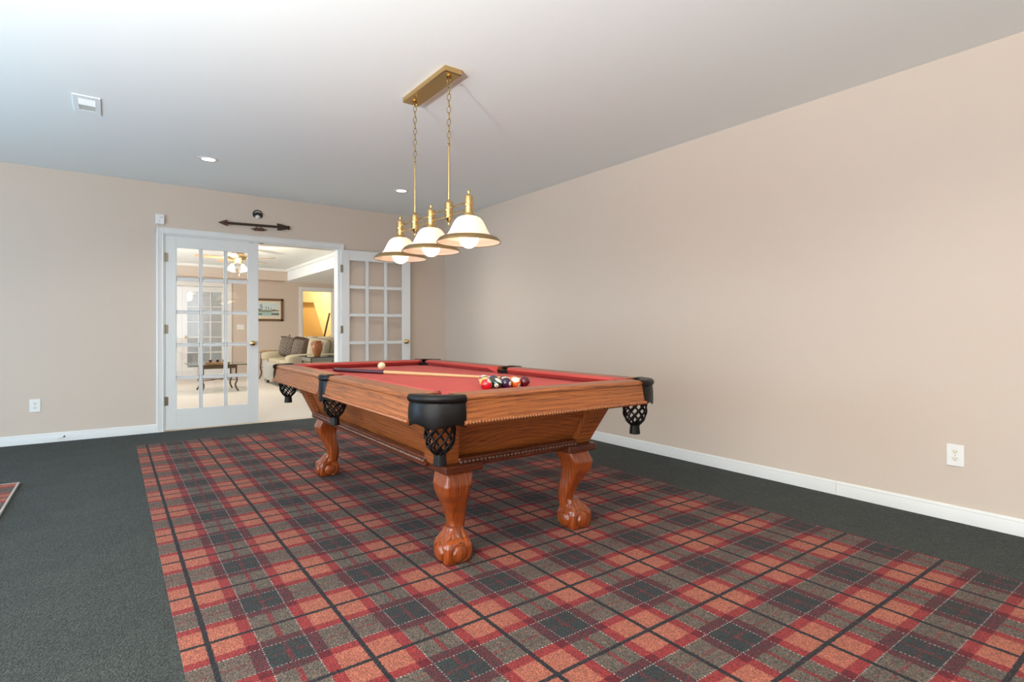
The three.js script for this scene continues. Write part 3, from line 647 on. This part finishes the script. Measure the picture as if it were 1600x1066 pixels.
// wooden arrow over the doors
{
  const t = thing('wooden_arrow', 'dark carved wooden arrow hung on the wall above the doors', 'wall decor', [1.2925, 2.212, ZB]);
  const L = 0.365, sl = 0.01 / 0.365;
  const tilt = new THREE.Group();
  const dw = std({ color: '#3d2a1e', roughness: 0.6 }), rust = std({ color: '#5e3a26', roughness: 0.65 });
  const put = (n, g, m) => { const k = mesh(n, g, m, t); k.rotation.z = sl; return k; };
  put('shaft', rodBetween([-L + 0.05, 0, 0.02], [L - 0.03, 0, 0.02], 0.0135, 10), dw);
  const ex = (pts, d) => new THREE.ExtrudeGeometry(new THREE.Shape(pts.map((q) => new THREE.Vector2(...q))), { depth: d, bevelEnabled: true, bevelSize: 0.004, bevelThickness: 0.004, bevelSegments: 2 }).translate(0, 0, 0.02 - d / 2);
  put('arrowhead', ex([[-L, 0], [-L + 0.055, 0.022], [-L + 0.085, 0.03], [-L + 0.078, 0.008], [-L + 0.078, -0.008], [-L + 0.085, -0.03], [-L + 0.055, -0.02]], 0.012), rust);
  for (const s of [1, -1]) put('feather', ex([[L - 0.125, s * 0.008], [L - 0.135, s * 0.036], [L - 0.09, s * 0.03], [L - 0.025, s * 0.014], [L - 0.01, s * 0.02], [L, s * 0.002]], 0.01), dw);
  put('hanging_spool', [cyl(0.016, 0.016, 0.10, 0, 0, 0, 16).rotateZ(Math.PI / 2).translate(0.035, -0.045, 0.018), cyl(0.005, 0.005, 0.16, 0, 0, 0, 8).rotateZ(Math.PI / 2).translate(0.035, -0.045, 0.018), cyl(0.004, 0.004, 0.04, 0.01, -0.022, 0.018, 8), cyl(0.004, 0.004, 0.04, 0.06, -0.022, 0.018, 8)], rust);
  const o = thing('round_ornament', 'small round black and white ornament on the wall over the arrow', 'wall decor', [1.318, 2.335, ZB]);
  mesh('ring', new THREE.TorusGeometry(0.038, 0.0055, 8, 28, Math.PI * 1.5).rotateZ(-Math.PI / 4).translate(0, 0, 0.008), MAT.black, o);
  mesh('backing', cyl(0.036, 0.036, 0.006, 0, 0, 0, 28).rotateX(Math.PI / 2).translate(0, 0, 0.003), std({ color: '#d8d0c4', roughness: 0.6 }), o);
  mesh('crest', [-2, -1, 0, 1, 2].map((k) => new THREE.SphereGeometry(0.009, 10, 8).scale(1, 1.5, 0.6).rotateZ(-k * 0.4).translate(k * 0.0115, 0.012 - Math.abs(k) * 0.005, 0.009)), MAT.black, o);
  for (const k of [-1, 1]) mesh('wing', new THREE.SphereGeometry(0.011, 10, 8).scale(0.8, 1.5, 0.6).translate(k * 0.03, -0.012, 0.008), MAT.black, o);
  o.scale.setScalar(1.2);
  mesh('bead', new THREE.SphereGeometry(0.018, 16, 12).scale(1, 1, 0.6).translate(0, -0.024, 0.01), std({ color: '#e9e2d2', roughness: 0.35 }), o);
}

// ------------------------------------------------------------------ family room beyond the doors
const SOF = 2.21, TRAY = 2.48, SX = 3.35, SZ = FZ + 0.45;
struct(mesh('floor_family', metreUV(span(FXL - WT, FXR + WT, -0.1, 0, FZ - WT, ZB), 'x'), MAT.beigeCarpet), 'pale beige carpet of the room beyond the doors');
{
  // far wall: double French doors at the left, a doorway to the stairs at the right
  const w = wallWithHoles('wall_family_back', 'far beige wall of the room beyond the doors', FXR - FXL + 2 * WT, 2.62, [[0.36 - FXL + WT, 2.15 - FXL + WT, 0.0005, 2.04], [3.81 - FXL + WT, 4.56 - FXL + WT, 0.0005, 2.03]], MAT.wall);
  w.position.set(FXL - WT, 0, FZ - WT);
  const l = wallWithHoles('wall_family_left', 'beige wall with an added window in the room beyond the doors', ZB - WT - FZ, 2.62, [[2.0, 5.2, 0.5, 2.1]], MAT.wall);
  l.rotation.y = Math.PI / 2; l.position.set(FXL - WT, 0, ZB - WT);
  struct(mesh('wall_family_right', span(FXR, FXR + WT, 0, 2.62, FZ, ZB - WT), MAT.wall), 'right wall of the room beyond the doors');
  struct(mesh('ceiling_family', span(FXL - WT, FXR + WT, TRAY, TRAY + 0.1, FZ - WT, ZB - WT), MAT.ceiling), 'raised white tray ceiling beyond the doors');
  const sof = [span(SX, FXR, SOF, TRAY, FZ, ZB - WT), span(FXL, SX, SOF, TRAY, FZ, SZ), span(FXL, SX, SOF, TRAY, ZB - WT - 0.5, ZB - WT), span(FXL, FXL + 0.6, SOF, TRAY, SZ, ZB - WT - 0.5)];
  struct(mesh('trim_soffit', [sof[0], sof[2], sof[3]], MAT.ceiling), 'lower soffit round the tray ceiling');
  struct(mesh('trim_soffit_far', sof[1], MAT.wall), 'beige far edge of the tray ceiling');
  const cr = std({ color: '#f2f0ea', roughness: 0.5 });
  struct(mesh('trim_crown', [span(SX - 0.05, SX, TRAY - 0.06, TRAY, SZ, ZB - WT - 0.5, 0.015), span(FXL + 0.6, SX, TRAY - 0.06, TRAY, SZ, SZ + 0.05, 0.015)], cr), 'white crown moulding in the tray ceiling');
  const u = structGroup('added_window_3', 'white framed window added to light the room beyond the doors', [FXL - 0.06, 1.3, ZB - WT - 3.6]);  // unseen window put in to brighten this room
  mesh('window_frame', [span(-0.03, 0.03, -0.8, 0.8, -1.6, -1.53), span(-0.03, 0.03, -0.8, 0.8, 1.53, 1.6), span(-0.03, 0.03, 0.73, 0.8, -1.6, 1.6), span(-0.03, 0.03, -0.8, -0.73, -1.6, 1.6), span(-0.03, 0.03, -0.8, 0.8, -0.03, 0.03)], MAT.trim, u);
  for (const s of [-1, 1]) mesh('pane', new THREE.PlaneGeometry(1.5, 1.46).rotateY(Math.PI / 2).translate(0, 0, s * 0.78), MAT.glass, u);
  // casings
  const cas = (name, label, x0, x1, top) => { const t = structGroup(name, label); mesh('side_casing', span(x0 - 0.085, x0, 0, top + 0.085, FZ, FZ + 0.02, 0.005), MAT.trim, t); mesh('side_casing', span(x1, x1 + 0.085, 0, top + 0.085, FZ, FZ + 0.02, 0.005), MAT.trim, t); mesh('head_casing', span(x0, x1, top, top + 0.085, FZ, FZ + 0.02, 0.005), MAT.trim, t); mesh('jamb', [span(x0, x0 + 0.012, 0, top, FZ - WT, FZ), span(x1 - 0.012, x1, 0, top, FZ - WT, FZ), span(x0, x1, top - 0.012, top, FZ - WT, FZ)], MAT.trim, t); };
  cas('trim_2', 'white casing round the far French doors', 0.36, 2.15, 2.04);
  cas('trim_3', 'white casing round the far stair doorway', 3.81, 4.56, 2.03);
  const a = frenchDoor('door_3', 'far white French door leaf with a brass knob', 0.882, 2.02, [1.256, 0, FZ - 0.02], 0, false, false);
  const b = frenchDoor('door_4', 'far white French door leaf left of the one with a knob', 0.882, 2.02, [0.372, 0, FZ - 0.02], 0, true, false, false);
  // sun room behind the far doors
  struct(mesh('floor_sunroom', span(-0.6, 3.4, -0.1, 0, -17.6, FZ - WT), std({ color: '#d9d8d4', roughness: 0.5 })), 'pale floor behind the far French doors');
  const pale = std({ color: '#dfe3e2', roughness: 0.8 });
  struct(mesh('wall_sunroom_left', span(-0.72, -0.6, 0, 2.5, -17.6, FZ - WT), MAT.wall), 'beige side wall behind the far French doors');
  struct(mesh('wall_sunroom_right', span(3.4, 3.5, 0, 2.5, -17.6, FZ - WT), pale), 'pale side wall behind the far French doors');
  const sb = wallWithHoles('wall_sunroom_back', 'pale wall with a window behind the far French doors', 4.0, 2.5, [[0.7, 2.9, 0.4, 2.1]], pale);
  sb.position.set(-0.6, 0, -17.72);
  struct(mesh('ceiling_sunroom', span(-0.72, 3.5, 2.5, 2.6, -17.72, FZ - WT), MAT.ceiling), 'white ceiling behind the far French doors');
  const bl = structGroup('window_4', 'window with pale horizontal blinds behind the far French doors', [1.2, 1.25, -17.62]);
  mesh('window_frame', [span(-1.1, -1.04, -0.85, 0.85, -0.04, 0.02), span(1.04, 1.1, -0.85, 0.85, -0.04, 0.02), span(-1.1, 1.1, 0.79, 0.85, -0.04, 0.02), span(-1.1, 1.1, -0.85, -0.79, -0.04, 0.02)], MAT.trim, bl);
  for (let i = 0; i < 32; i++) mesh('slat', bx(2.06, 0.002, 0.052).rotateX(1.15).translate(0, -0.76 + i * 0.0495, 0.0), MAT.plastic, bl);
  // shelf unit seen through the left leaf
  const sh = thing('shelf_unit', 'tan shelf unit seen through the far left French door', 'shelf', [0.62, 0, -16.9]);
  const tan = std({ color: '#b79f82', roughness: 0.7 });
  mesh('side', span(-0.45, -0.42, 0, 1.5, -0.15, 0.15), tan, sh); mesh('side', span(0.42, 0.45, 0, 1.5, -0.15, 0.15), tan, sh);
  for (let i = 0; i < 5; i++) mesh('shelf', span(-0.42, 0.42, 0.08 + i * 0.345, 0.105 + i * 0.345, -0.15, 0.15), MAT.trim, sh);
  mesh('back', span(-0.42, 0.42, 0.05, 1.5, -0.15, -0.14), tan, sh);
  // small dome light on that ceiling
  const dl = thing('dome_light', 'small bright dome lamp seen through the far French door', 'ceiling light', [1.62, 2.5, -16.6]);
  mesh('mount', cyl(0.05, 0.06, 0.5, 0, -0.25, 0, 16).scale(0.2, 1, 0.2), MAT.trim, dl);
  mesh('lamp_globe', lathe([[0, -0.63], [0.05, -0.62], [0.085, -0.585], [0.095, -0.54], [0.08, -0.5], [0.02, -0.48]], 24), std({ color: '#fff', emissive: new THREE.Color(1, 0.95, 0.85), emissiveIntensity: 1.6 }), dl);
  const dp = new THREE.PointLight(new THREE.Color(1, 0.93, 0.82), 0.6); dp.position.set(0, -0.55, 0); dp.castShadow = true; dl.add(dp);
}
// stair hall seen through the right doorway
{
  const yel = std({ color: '#f0dcb0', roughness: 0.85 });
  struct(mesh('floor_hall', span(3.5, 6.6, -0.1, 0, -17.2, FZ - WT), MAT.beigeCarpet), 'beige floor of the stair hall');
  struct(mesh('wall_hall_back', span(3.5, 6.6, 0, 2.7, -17.3, -17.2), yel), 'warm yellow wall of the stair hall');
  struct(mesh('wall_hall_right', span(6.6, 6.7, 0, 2.7, -17.3, FZ - WT), yel), 'right wall of the stair hall');
  struct(mesh('wall_hall_left', span(3.5, 3.6, 0, 2.7, -17.2, FZ - WT), yel), 'left wall of the stair hall');
  struct(mesh('ceiling_hall', span(3.5, 6.7, 2.5, 2.6, -17.3, FZ - WT), MAT.ceiling), 'ceiling of the stair hall');
  // sloping underside of the upper flight
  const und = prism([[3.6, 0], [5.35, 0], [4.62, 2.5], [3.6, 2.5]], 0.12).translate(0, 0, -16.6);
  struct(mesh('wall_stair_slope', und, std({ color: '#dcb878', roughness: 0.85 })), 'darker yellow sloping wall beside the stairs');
  struct(mesh('trim_hall', span(3.6, 5.16, 1.86, 2.3, -16.4, -16.36), std({ color: '#f0dcae', roughness: 0.8 })), 'pale header across the top of the stair hall');
  const st = thing('staircase', 'white stair treads with a dark handrail in the yellow hall', 'stairs', [5.1, 0, -15.6]);
  for (let i = 0; i < 9; i++) mesh('tread', span(-0.2 + i * 0.06, 0.9 + i * 0.05, i * 0.18, i * 0.18 + 0.175, -0.4 - i * 0.02, 0.35), std({ color: '#ece0cc', roughness: 0.7 }), st);
  mesh('handrail', rodBetween([-0.44, 0.66, 0.42], [-0.24, 1.52, 0.42], 0.022, 10), MAT.darkWood, st);
  mesh('newel_post', [span(-0.48, -0.40, 0, 0.72, 0.38, 0.46, 0.01), new THREE.SphereGeometry(0.05, 14, 10).translate(-0.44, 0.75, 0.42)], MAT.darkWood, st);
  const hl = thing('hall_light', 'warm ceiling lamp of the yellow stair hall', 'ceiling light', [5.85, 2.5, -15.9]);
  mesh('lamp_bowl', lathe([[0, -0.13], [0.08, -0.12], [0.14, -0.08], [0.16, -0.03], [0.16, 0]], 24), std({ color: '#fff', emissive: new THREE.Color(1, 0.8, 0.5), emissiveIntensity: 2 }), hl);
  const p = new THREE.PointLight(new THREE.Color(1, 0.85, 0.58), 9); p.position.set(0, -0.06, 0); p.castShadow = true; p.shadow.radius = 4; hl.add(p);
}
// ceiling fan
{
  const t = thing('ceiling_fan', 'brass ceiling fan with lit glass shades in the room beyond', 'ceiling fan', [1.735, TRAY - 0.09, -10.3]);
  mesh('down_rod', [cyl(0.014, 0.014, 0.1, 0, 0.045, 0, 12), lathe([[0, 0.06], [0.03, 0.062], [0.06, 0.08], [0.065, 0.09]], 24)], MAT.brass, t);
  const bladeMat = std({ color: '#c9a070', roughness: 0.5 });
  mesh('motor', lathe([[0, 0], [0.09, 0], [0.09, -0.03], [0.14, -0.05], [0.15, -0.09], [0.14, -0.13], [0.08, -0.15], [0.05, -0.19], [0, -0.19]], 36), MAT.brass, t);
  for (let k = 0; k < 5; k++) {
    const a = -0.63 + k * Math.PI * 2 / 5;
    const g = new THREE.ExtrudeGeometry(new THREE.Shape([[0.2, -0.05], [0.55, -0.068], [0.63, -0.05], [0.65, 0], [0.63, 0.05], [0.55, 0.068], [0.2, 0.05]].map((q) => new THREE.Vector2(...q))), { depth: 0.007, bevelEnabled: false }).rotateX(-Math.PI / 2 + 0.2).translate(0, -0.125, 0).rotateY(a);
    const b = mesh('blade', g, bladeMat, t);
    mesh('blade_iron', bx(0.12, 0.006, 0.03, 0.17, -0.12, 0, 0.002).rotateY(a), MAT.brassDark, b);
  }
  for (let k = 0; k < 4; k++) {
    const a = 0.6 + k * Math.PI / 2;
    const arm = mesh('lamp_arm', tube([[0.03, -0.2, 0], [0.07, -0.19, 0], [0.1, -0.21, 0], [0.11, -0.235, 0]], 0.007, 12, 6).rotateY(a), MAT.brass, t);
    mesh('lamp_shade', lathe([[0.02, 0], [0.032, -0.02], [0.045, -0.06], [0.052, -0.085], [0.07, -0.105]], 20).rotateZ(0.35).translate(0.11, -0.23, 0).rotateY(a), std({ color: '#fff8ea', emissive: new THREE.Color(1, 0.88, 0.66), emissiveIntensity: 0.95, roughness: 0.4 }), arm);
  }
  mesh('pull_chain', cyl(0.002, 0.002, 0.2, 0.02, -0.32, 0.02, 6), MAT.brass, t);
  const p = new THREE.PointLight(new THREE.Color(1, 0.9, 0.72), 3.5); p.position.set(0, -0.42, 0); p.castShadow = true; p.shadow.radius = 5; t.add(p);
}
// framed seascape
{
  const t = thing('framed_picture', 'brown framed seascape print on the far wall', 'picture', [2.967, 1.53, FZ]);
  const W = 0.776, Hh = 0.54, fw = 0.055;
  const fm = phy({ color: '#6e4a22', roughness: 0.35, clearcoat: 0.3 });
  mesh('frame', [span(-W / 2, W / 2, Hh / 2 - fw, Hh / 2, 0, 0.03, 0.008), span(-W / 2, W / 2, -Hh / 2, -Hh / 2 + fw, 0, 0.03, 0.008), span(-W / 2, -W / 2 + fw, -Hh / 2, Hh / 2, 0, 0.03, 0.008), span(W / 2 - fw, W / 2, -Hh / 2, Hh / 2, 0, 0.03, 0.008)], fm, t);
  mesh('mat_board', span(-W / 2 + fw - 0.005, W / 2 - fw + 0.005, -Hh / 2 + fw - 0.005, Hh / 2 - fw + 0.005, 0.002, 0.012), std({ color: '#ead9b8', roughness: 0.9 }), t);
  const c = document.createElement('canvas'); c.width = 256; c.height = 160; const x = c.getContext('2d');
  const fill = (s, ...r) => { x.fillStyle = s; x.fillRect(...r); };
  fill('#cfdcd8', 0, 0, 256, 160);
  for (let i = 0; i < 60; i++) fill(`rgba(${190 + rnd() * 50 | 0},${205 + rnd() * 35 | 0},${205 + rnd() * 30 | 0},0.5)`, rnd() * 256, rnd() * 90, 20 + rnd() * 50, 3 + rnd() * 5);
  fill('#9c8a66', 0, 82, 256, 12); fill('#7c9a86', 60, 92, 130, 12); fill('#a9c2b8', 0, 104, 256, 40); fill('#55605a', 0, 122, 90, 12); fill('#5a4a42', 180, 118, 76, 14); fill('#d9d2c2', 0, 142, 256, 18);
  x.fillStyle = '#6b4a34'; for (const [a, b, r] of [[20, 78, 14], [44, 74, 16], [66, 80, 10], [200, 84, 12], [222, 82, 9]]) { x.beginPath(); x.ellipse(a, b, r, r * 0.7, 0, 0, 6.3); x.fill(); }
  x.strokeStyle = '#4d4034'; x.lineWidth = 3; for (const [a, b] of [[70, 30], [88, 44], [82, 22], [128, 50], [150, 56], [176, 66]]) { x.beginPath(); x.moveTo(a, 84); x.lineTo(a + 2, b); x.stroke(); x.beginPath(); x.ellipse(a + 2, b, 7, 4, 0, 0, 6.3); x.fillStyle = '#5b5a48'; x.fill(); }
  const pt = new THREE.CanvasTexture(c); pt.colorSpace = THREE.SRGBColorSpace; pt.magFilter = THREE.LinearFilter;
  mesh('print', new THREE.PlaneGeometry(W - 2 * fw - 0.08, Hh - 2 * fw - 0.08).translate(0, 0, 0.0125), std({ map: pt, roughness: 0.6 }), t);
}
{ // light switch beside the far doors
  const t = thing('light_switch', 'white double light switch on the far wall beside the doors', 'switch', [2.42, 1.12, FZ]);
  mesh('cover_plate', bx(0.16, 0.12, 0.008, 0, 0, 0.004, 0.004), MAT.plastic, t);
  for (const s of [-0.046, 0, 0.046]) mesh('toggle', bx(0.01, 0.024, 0.016, s, 0, 0.012, 0.002), MAT.plastic, t);
}
// loveseat: front faces -x
const fabric = std({ color: '#ab9f86', roughness: 0.95 }), fabricPale = std({ color: '#a8a59d', roughness: 0.95 });
{
  const t = thing('sofa', 'cream upholstered sofa with padded arms beyond the doors', 'sofa', [2.45, 0, -10.75]);
  const z0 = -1.02, z1 = 1.1;
  mesh('base', span(0.02, 1.0, 0.06, 0.34, z0 + 0.02, z1 - 0.02, 0.04), fabricPale, t);
  mesh('skirt_front', span(0, 0.05, 0.07, 0.42, z0 + 0.22, z1 - 0.22, 0.02), fabricPale, t);
  for (let i = 0; i < 2; i++) mesh('seat_cushion', puff(0.82, 0.2, 0.82, 0.3).translate(0.42, 0.41, z0 + 0.64 + i * 0.84), fabric, t);
  for (let i = 0; i < 2; i++) mesh('back_cushion', puff(0.3, 0.52, 0.86, 0.4).rotateZ(-0.18).translate(0.78, 0.66, z0 + 0.6 + i * 0.86), fabric, t);
  mesh('backrest', puff(0.26, 0.82, 2.0, 0.25).translate(0.94, 0.45, (z0 + z1) / 2), fabric, t);
  for (const [z, s] of [[z0 + 0.13, 1], [z1 - 0.13, -1]]) {
    const a = mesh('arm', span(-0.02, 0.95, 0.06, 0.5, z - 0.13, z + 0.13, 0.05), fabricPale, t);
    mesh('arm_pad', puff(1.0, 0.2, 0.34, 0.45).translate(0.44, 0.53, z), fabric, a);
  }
  for (const [x, z] of [[0.06, z0 + 0.1], [0.06, z1 - 0.1], [0.92, z0 + 0.1], [0.92, z1 - 0.1]]) mesh('foot', cyl(0.03, 0.024, 0.07, x, 0.035, z, 12), MAT.darkWood, t);
}
const weaveTex = dataTex(256, 256, (x, y) => {
  const d = Math.abs(((x + y) / 42) % 1 - 0.5), e = Math.abs((((x - y) / 42) % 1 + 1) % 1 - 0.5), s = hash2(x >> 2, y >> 2, 71);
  const k = d < 0.12 || e < 0.12 ? 0.42 : 1, l = k * (0.85 + 0.3 * s);
  return [132 * l, 119 * l, 105 * l];
});
function throwPillow(label, mat, pos, rot, s = 0.44) {
  const t = thing('throw_pillow', label, 'pillow', pos, 0, 'pillows on the sofa'); t.rotation.set(...rot);
  mesh('cover', cushion(s, s, 0.2), mat, t);
  const e = [], c = []; for (let i = 0; i < 24; i++) { const a = i / 24 * Math.PI * 2; c.push([s / 2 * spow(Math.cos(a), 0.35), s / 2 * spow(Math.sin(a), 0.35), 0]); }
  mesh('piping', tube(c, 0.007, 72, 5, true), MAT.darkWood, t);
}
const pat = std({ map: scaled(weaveTex, 3, 2), roughness: 0.95 }), patDark = std({ map: scaled(weaveTex, 3, 2), color: '#a08878', roughness: 0.95 });
throwPillow('grey diamond-patterned pillow nearest the far sofa arm', pat, [2.86, 0.71, -11.42], [-0.25, -0.5, -0.3], 0.38);
throwPillow('dark brown patterned pillow leaning on the leftmost grey one', patDark, [3.02, 0.71, -11.18], [-0.2, -0.6, -0.3], 0.38);
throwPillow('grey diamond-patterned pillow in the middle of the sofa', pat, [2.94, 0.69, -10.88], [-0.25, -0.5, -0.3], 0.34);
throwPillow('dark brown patterned pillow behind the clay urn', patDark, [3.06, 0.69, -10.62], [-0.2, -0.6, -0.3], 0.34);
throwPillow('plain cream pillow at the near end of the sofa', fabric, [3.0, 0.70, -9.98], [-0.1, -0.7, -0.2], 0.40);

// end tables and coffee table: curved bronze legs, glass top
function sCurveLeg(x, z, h, ox, oz) {
  return tube([[x, h, z], [x, h * 0.62, z], [x + ox * 0.3, h * 0.42, z + oz * 0.3], [x - ox * 0.4, h * 0.24, z - oz * 0.4], [x + ox * 0.4, h * 0.08, z + oz * 0.4], [x + ox * 0.9, 0.008, z + oz * 0.9]], 0.014, 28, 8);
}
const topGlass = phy({ color: '#dfeee8', roughness: 0.02, transmission: 1, thickness: 0.012, ior: 1.5, attenuationColor: new THREE.Color('#9fc4b4'), attenuationDistance: 0.25 });
const frameMat = std({ color: '#8f8d82', roughness: 0.4, metalness: 0.5 }), brownMat = std({ color: '#62503c', roughness: 0.45, metalness: 0.2 });
function glassTable(name, label, cat, pos, w, d, h, over, apronMat = frameMat) {
  const t = thing(name, label, cat, pos);
  for (const sx of [1, -1]) for (const sz of [1, -1]) mesh('leg', sCurveLeg(sx * w / 2, sz * d / 2, h - 0.02, sx * 0.03, sz * 0.03), MAT.bronze, t);
  mesh('apron', [span(-w / 2, w / 2, h - 0.075, h - 0.012, d / 2 - 0.012, d / 2 + 0.012, 0.004), span(-w / 2, w / 2, h - 0.075, h - 0.012, -d / 2 - 0.012, -d / 2 + 0.012, 0.004), span(-w / 2 - 0.012, -w / 2 + 0.012, h - 0.075, h - 0.012, -d / 2, d / 2, 0.004), span(w / 2 - 0.012, w / 2 + 0.012, h - 0.075, h - 0.012, -d / 2, d / 2, 0.004)], apronMat, t);
  mesh('stretcher', [rodBetween([-w / 2, h * 0.42, -d / 2], [w / 2, h * 0.42, d / 2], 0.007), rodBetween([w / 2, h * 0.42, -d / 2], [-w / 2, h * 0.42, d / 2], 0.007)], MAT.bronze, t);
  mesh('glass_top', bx(w + 2 * over, 0.012, d + 2 * over, 0, h - 0.006, 0, 0.005), topGlass, t);
  return t;
}
glassTable('coffee_table', 'glass-topped coffee table with curved bronze legs behind the closed door', 'coffee table', [1.475, 0, -10.65], 0.5, 0.54, 0.468, 0.2, brownMat);
glassTable('end_table', 'glass end table holding the clay urn in front of the sofa', 'end table', [2.80, 0, -9.12], 0.5, 0.5, 0.62, 0.06);
glassTable('end_table', 'glass end table holding the metal pitcher at the far sofa arm', 'end table', [2.86, 0, -12.42], 0.55, 0.5, 0.58, 0.05);
{
  const t = thing('clay_urn', 'amber clay urn on the near glass end table', 'urn', [2.71, 0.62, -9.1]);
  const m = phy({ color: '#9c5a28', roughness: 0.4, clearcoat: 0.3 });
  mesh('body', lathe([[0, 0], [0.045, 0], [0.05, 0.01], [0.06, 0.04], [0.082, 0.1], [0.088, 0.15], [0.08, 0.19], [0.062, 0.215], [0.06, 0.23], [0.07, 0.245], [0.062, 0.25], [0.052, 0.23]], 28), m, t);
  for (const s of [1, -1]) mesh('handle', tube([[s * 0.06, 0.222, 0], [s * 0.088, 0.215, 0], [s * 0.094, 0.19, 0], [s * 0.082, 0.17, 0]], 0.007, 12, 6), m, t);
  const p = thing('metal_pitcher', 'tall dark pitcher with a looped handle on the far end table', 'pitcher', [3.0, 0.58, -12.45]);
  const pm = std({ color: '#5f4a40', roughness: 0.35, metalness: 0.5 });
  mesh('body', lathe([[0, 0], [0.05, 0], [0.052, 0.01], [0.04, 0.03], [0.045, 0.1], [0.042, 0.2], [0.036, 0.27], [0.045, 0.31], [0.07, 0.335], [0.06, 0.33], [0.03, 0.27]], 24), pm, p);
  mesh('handle', tube([[0.04, 0.26, 0], [0.09, 0.3, 0], [0.12, 0.37, 0], [0.13, 0.33, 0], [0.1, 0.22, 0], [0.045, 0.12, 0]], 0.007, 24, 6), pm, p);
  const d = thing('wooden_dish', 'flat pale wooden dish on the far end table', 'dish', [2.68, 0.58, -12.4]);
  mesh('bowl', lathe([[0, 0], [0.1, 0], [0.16, 0.02], [0.17, 0.04], [0.16, 0.04], [0.1, 0.012], [0, 0.01]], 28), std({ color: '#b98f60', roughness: 0.5 }), d);
  const tr = thing('coffee_table_tray', 'low wooden tray on the glass coffee table', 'tray', [1.47, 0.468, -10.6]);
  mesh('base', bx(0.36, 0.012, 0.16, 0, 0.006, 0, 0.005), brownMat, tr); mesh('lip', [span(-0.18, 0.18, 0, 0.025, 0.07, 0.08, 0.003), span(-0.18, 0.18, 0, 0.025, -0.08, -0.07, 0.003)], std({ color: '#b98f60', roughness: 0.5 }), tr);
  [[1.36, 'leftmost'], [1.47, 'middle'], [1.57, 'rightmost']].forEach(([x, w]) => {
    const k = thing('candle_cup', `small dark candle cup, ${w} of three on the coffee table tray`, 'candle holder', [x, 0.48, -10.6], 0, 'candle cups on the coffee table');
    mesh('cup', lathe([[0, 0], [0.022, 0], [0.018, 0.01], [0.02, 0.03], [0.03, 0.055], [0.026, 0.055], [0.016, 0.03]], 18), std({ color: '#4a2a26', roughness: 0.4 }), k);
    mesh('candle', cyl(0.02, 0.016, 0.02, 0, 0.048, 0, 16), std({ color: '#eadfca', roughness: 0.5 }), k);
  });
}
shade(scene);
renderer.render(scene, camera);
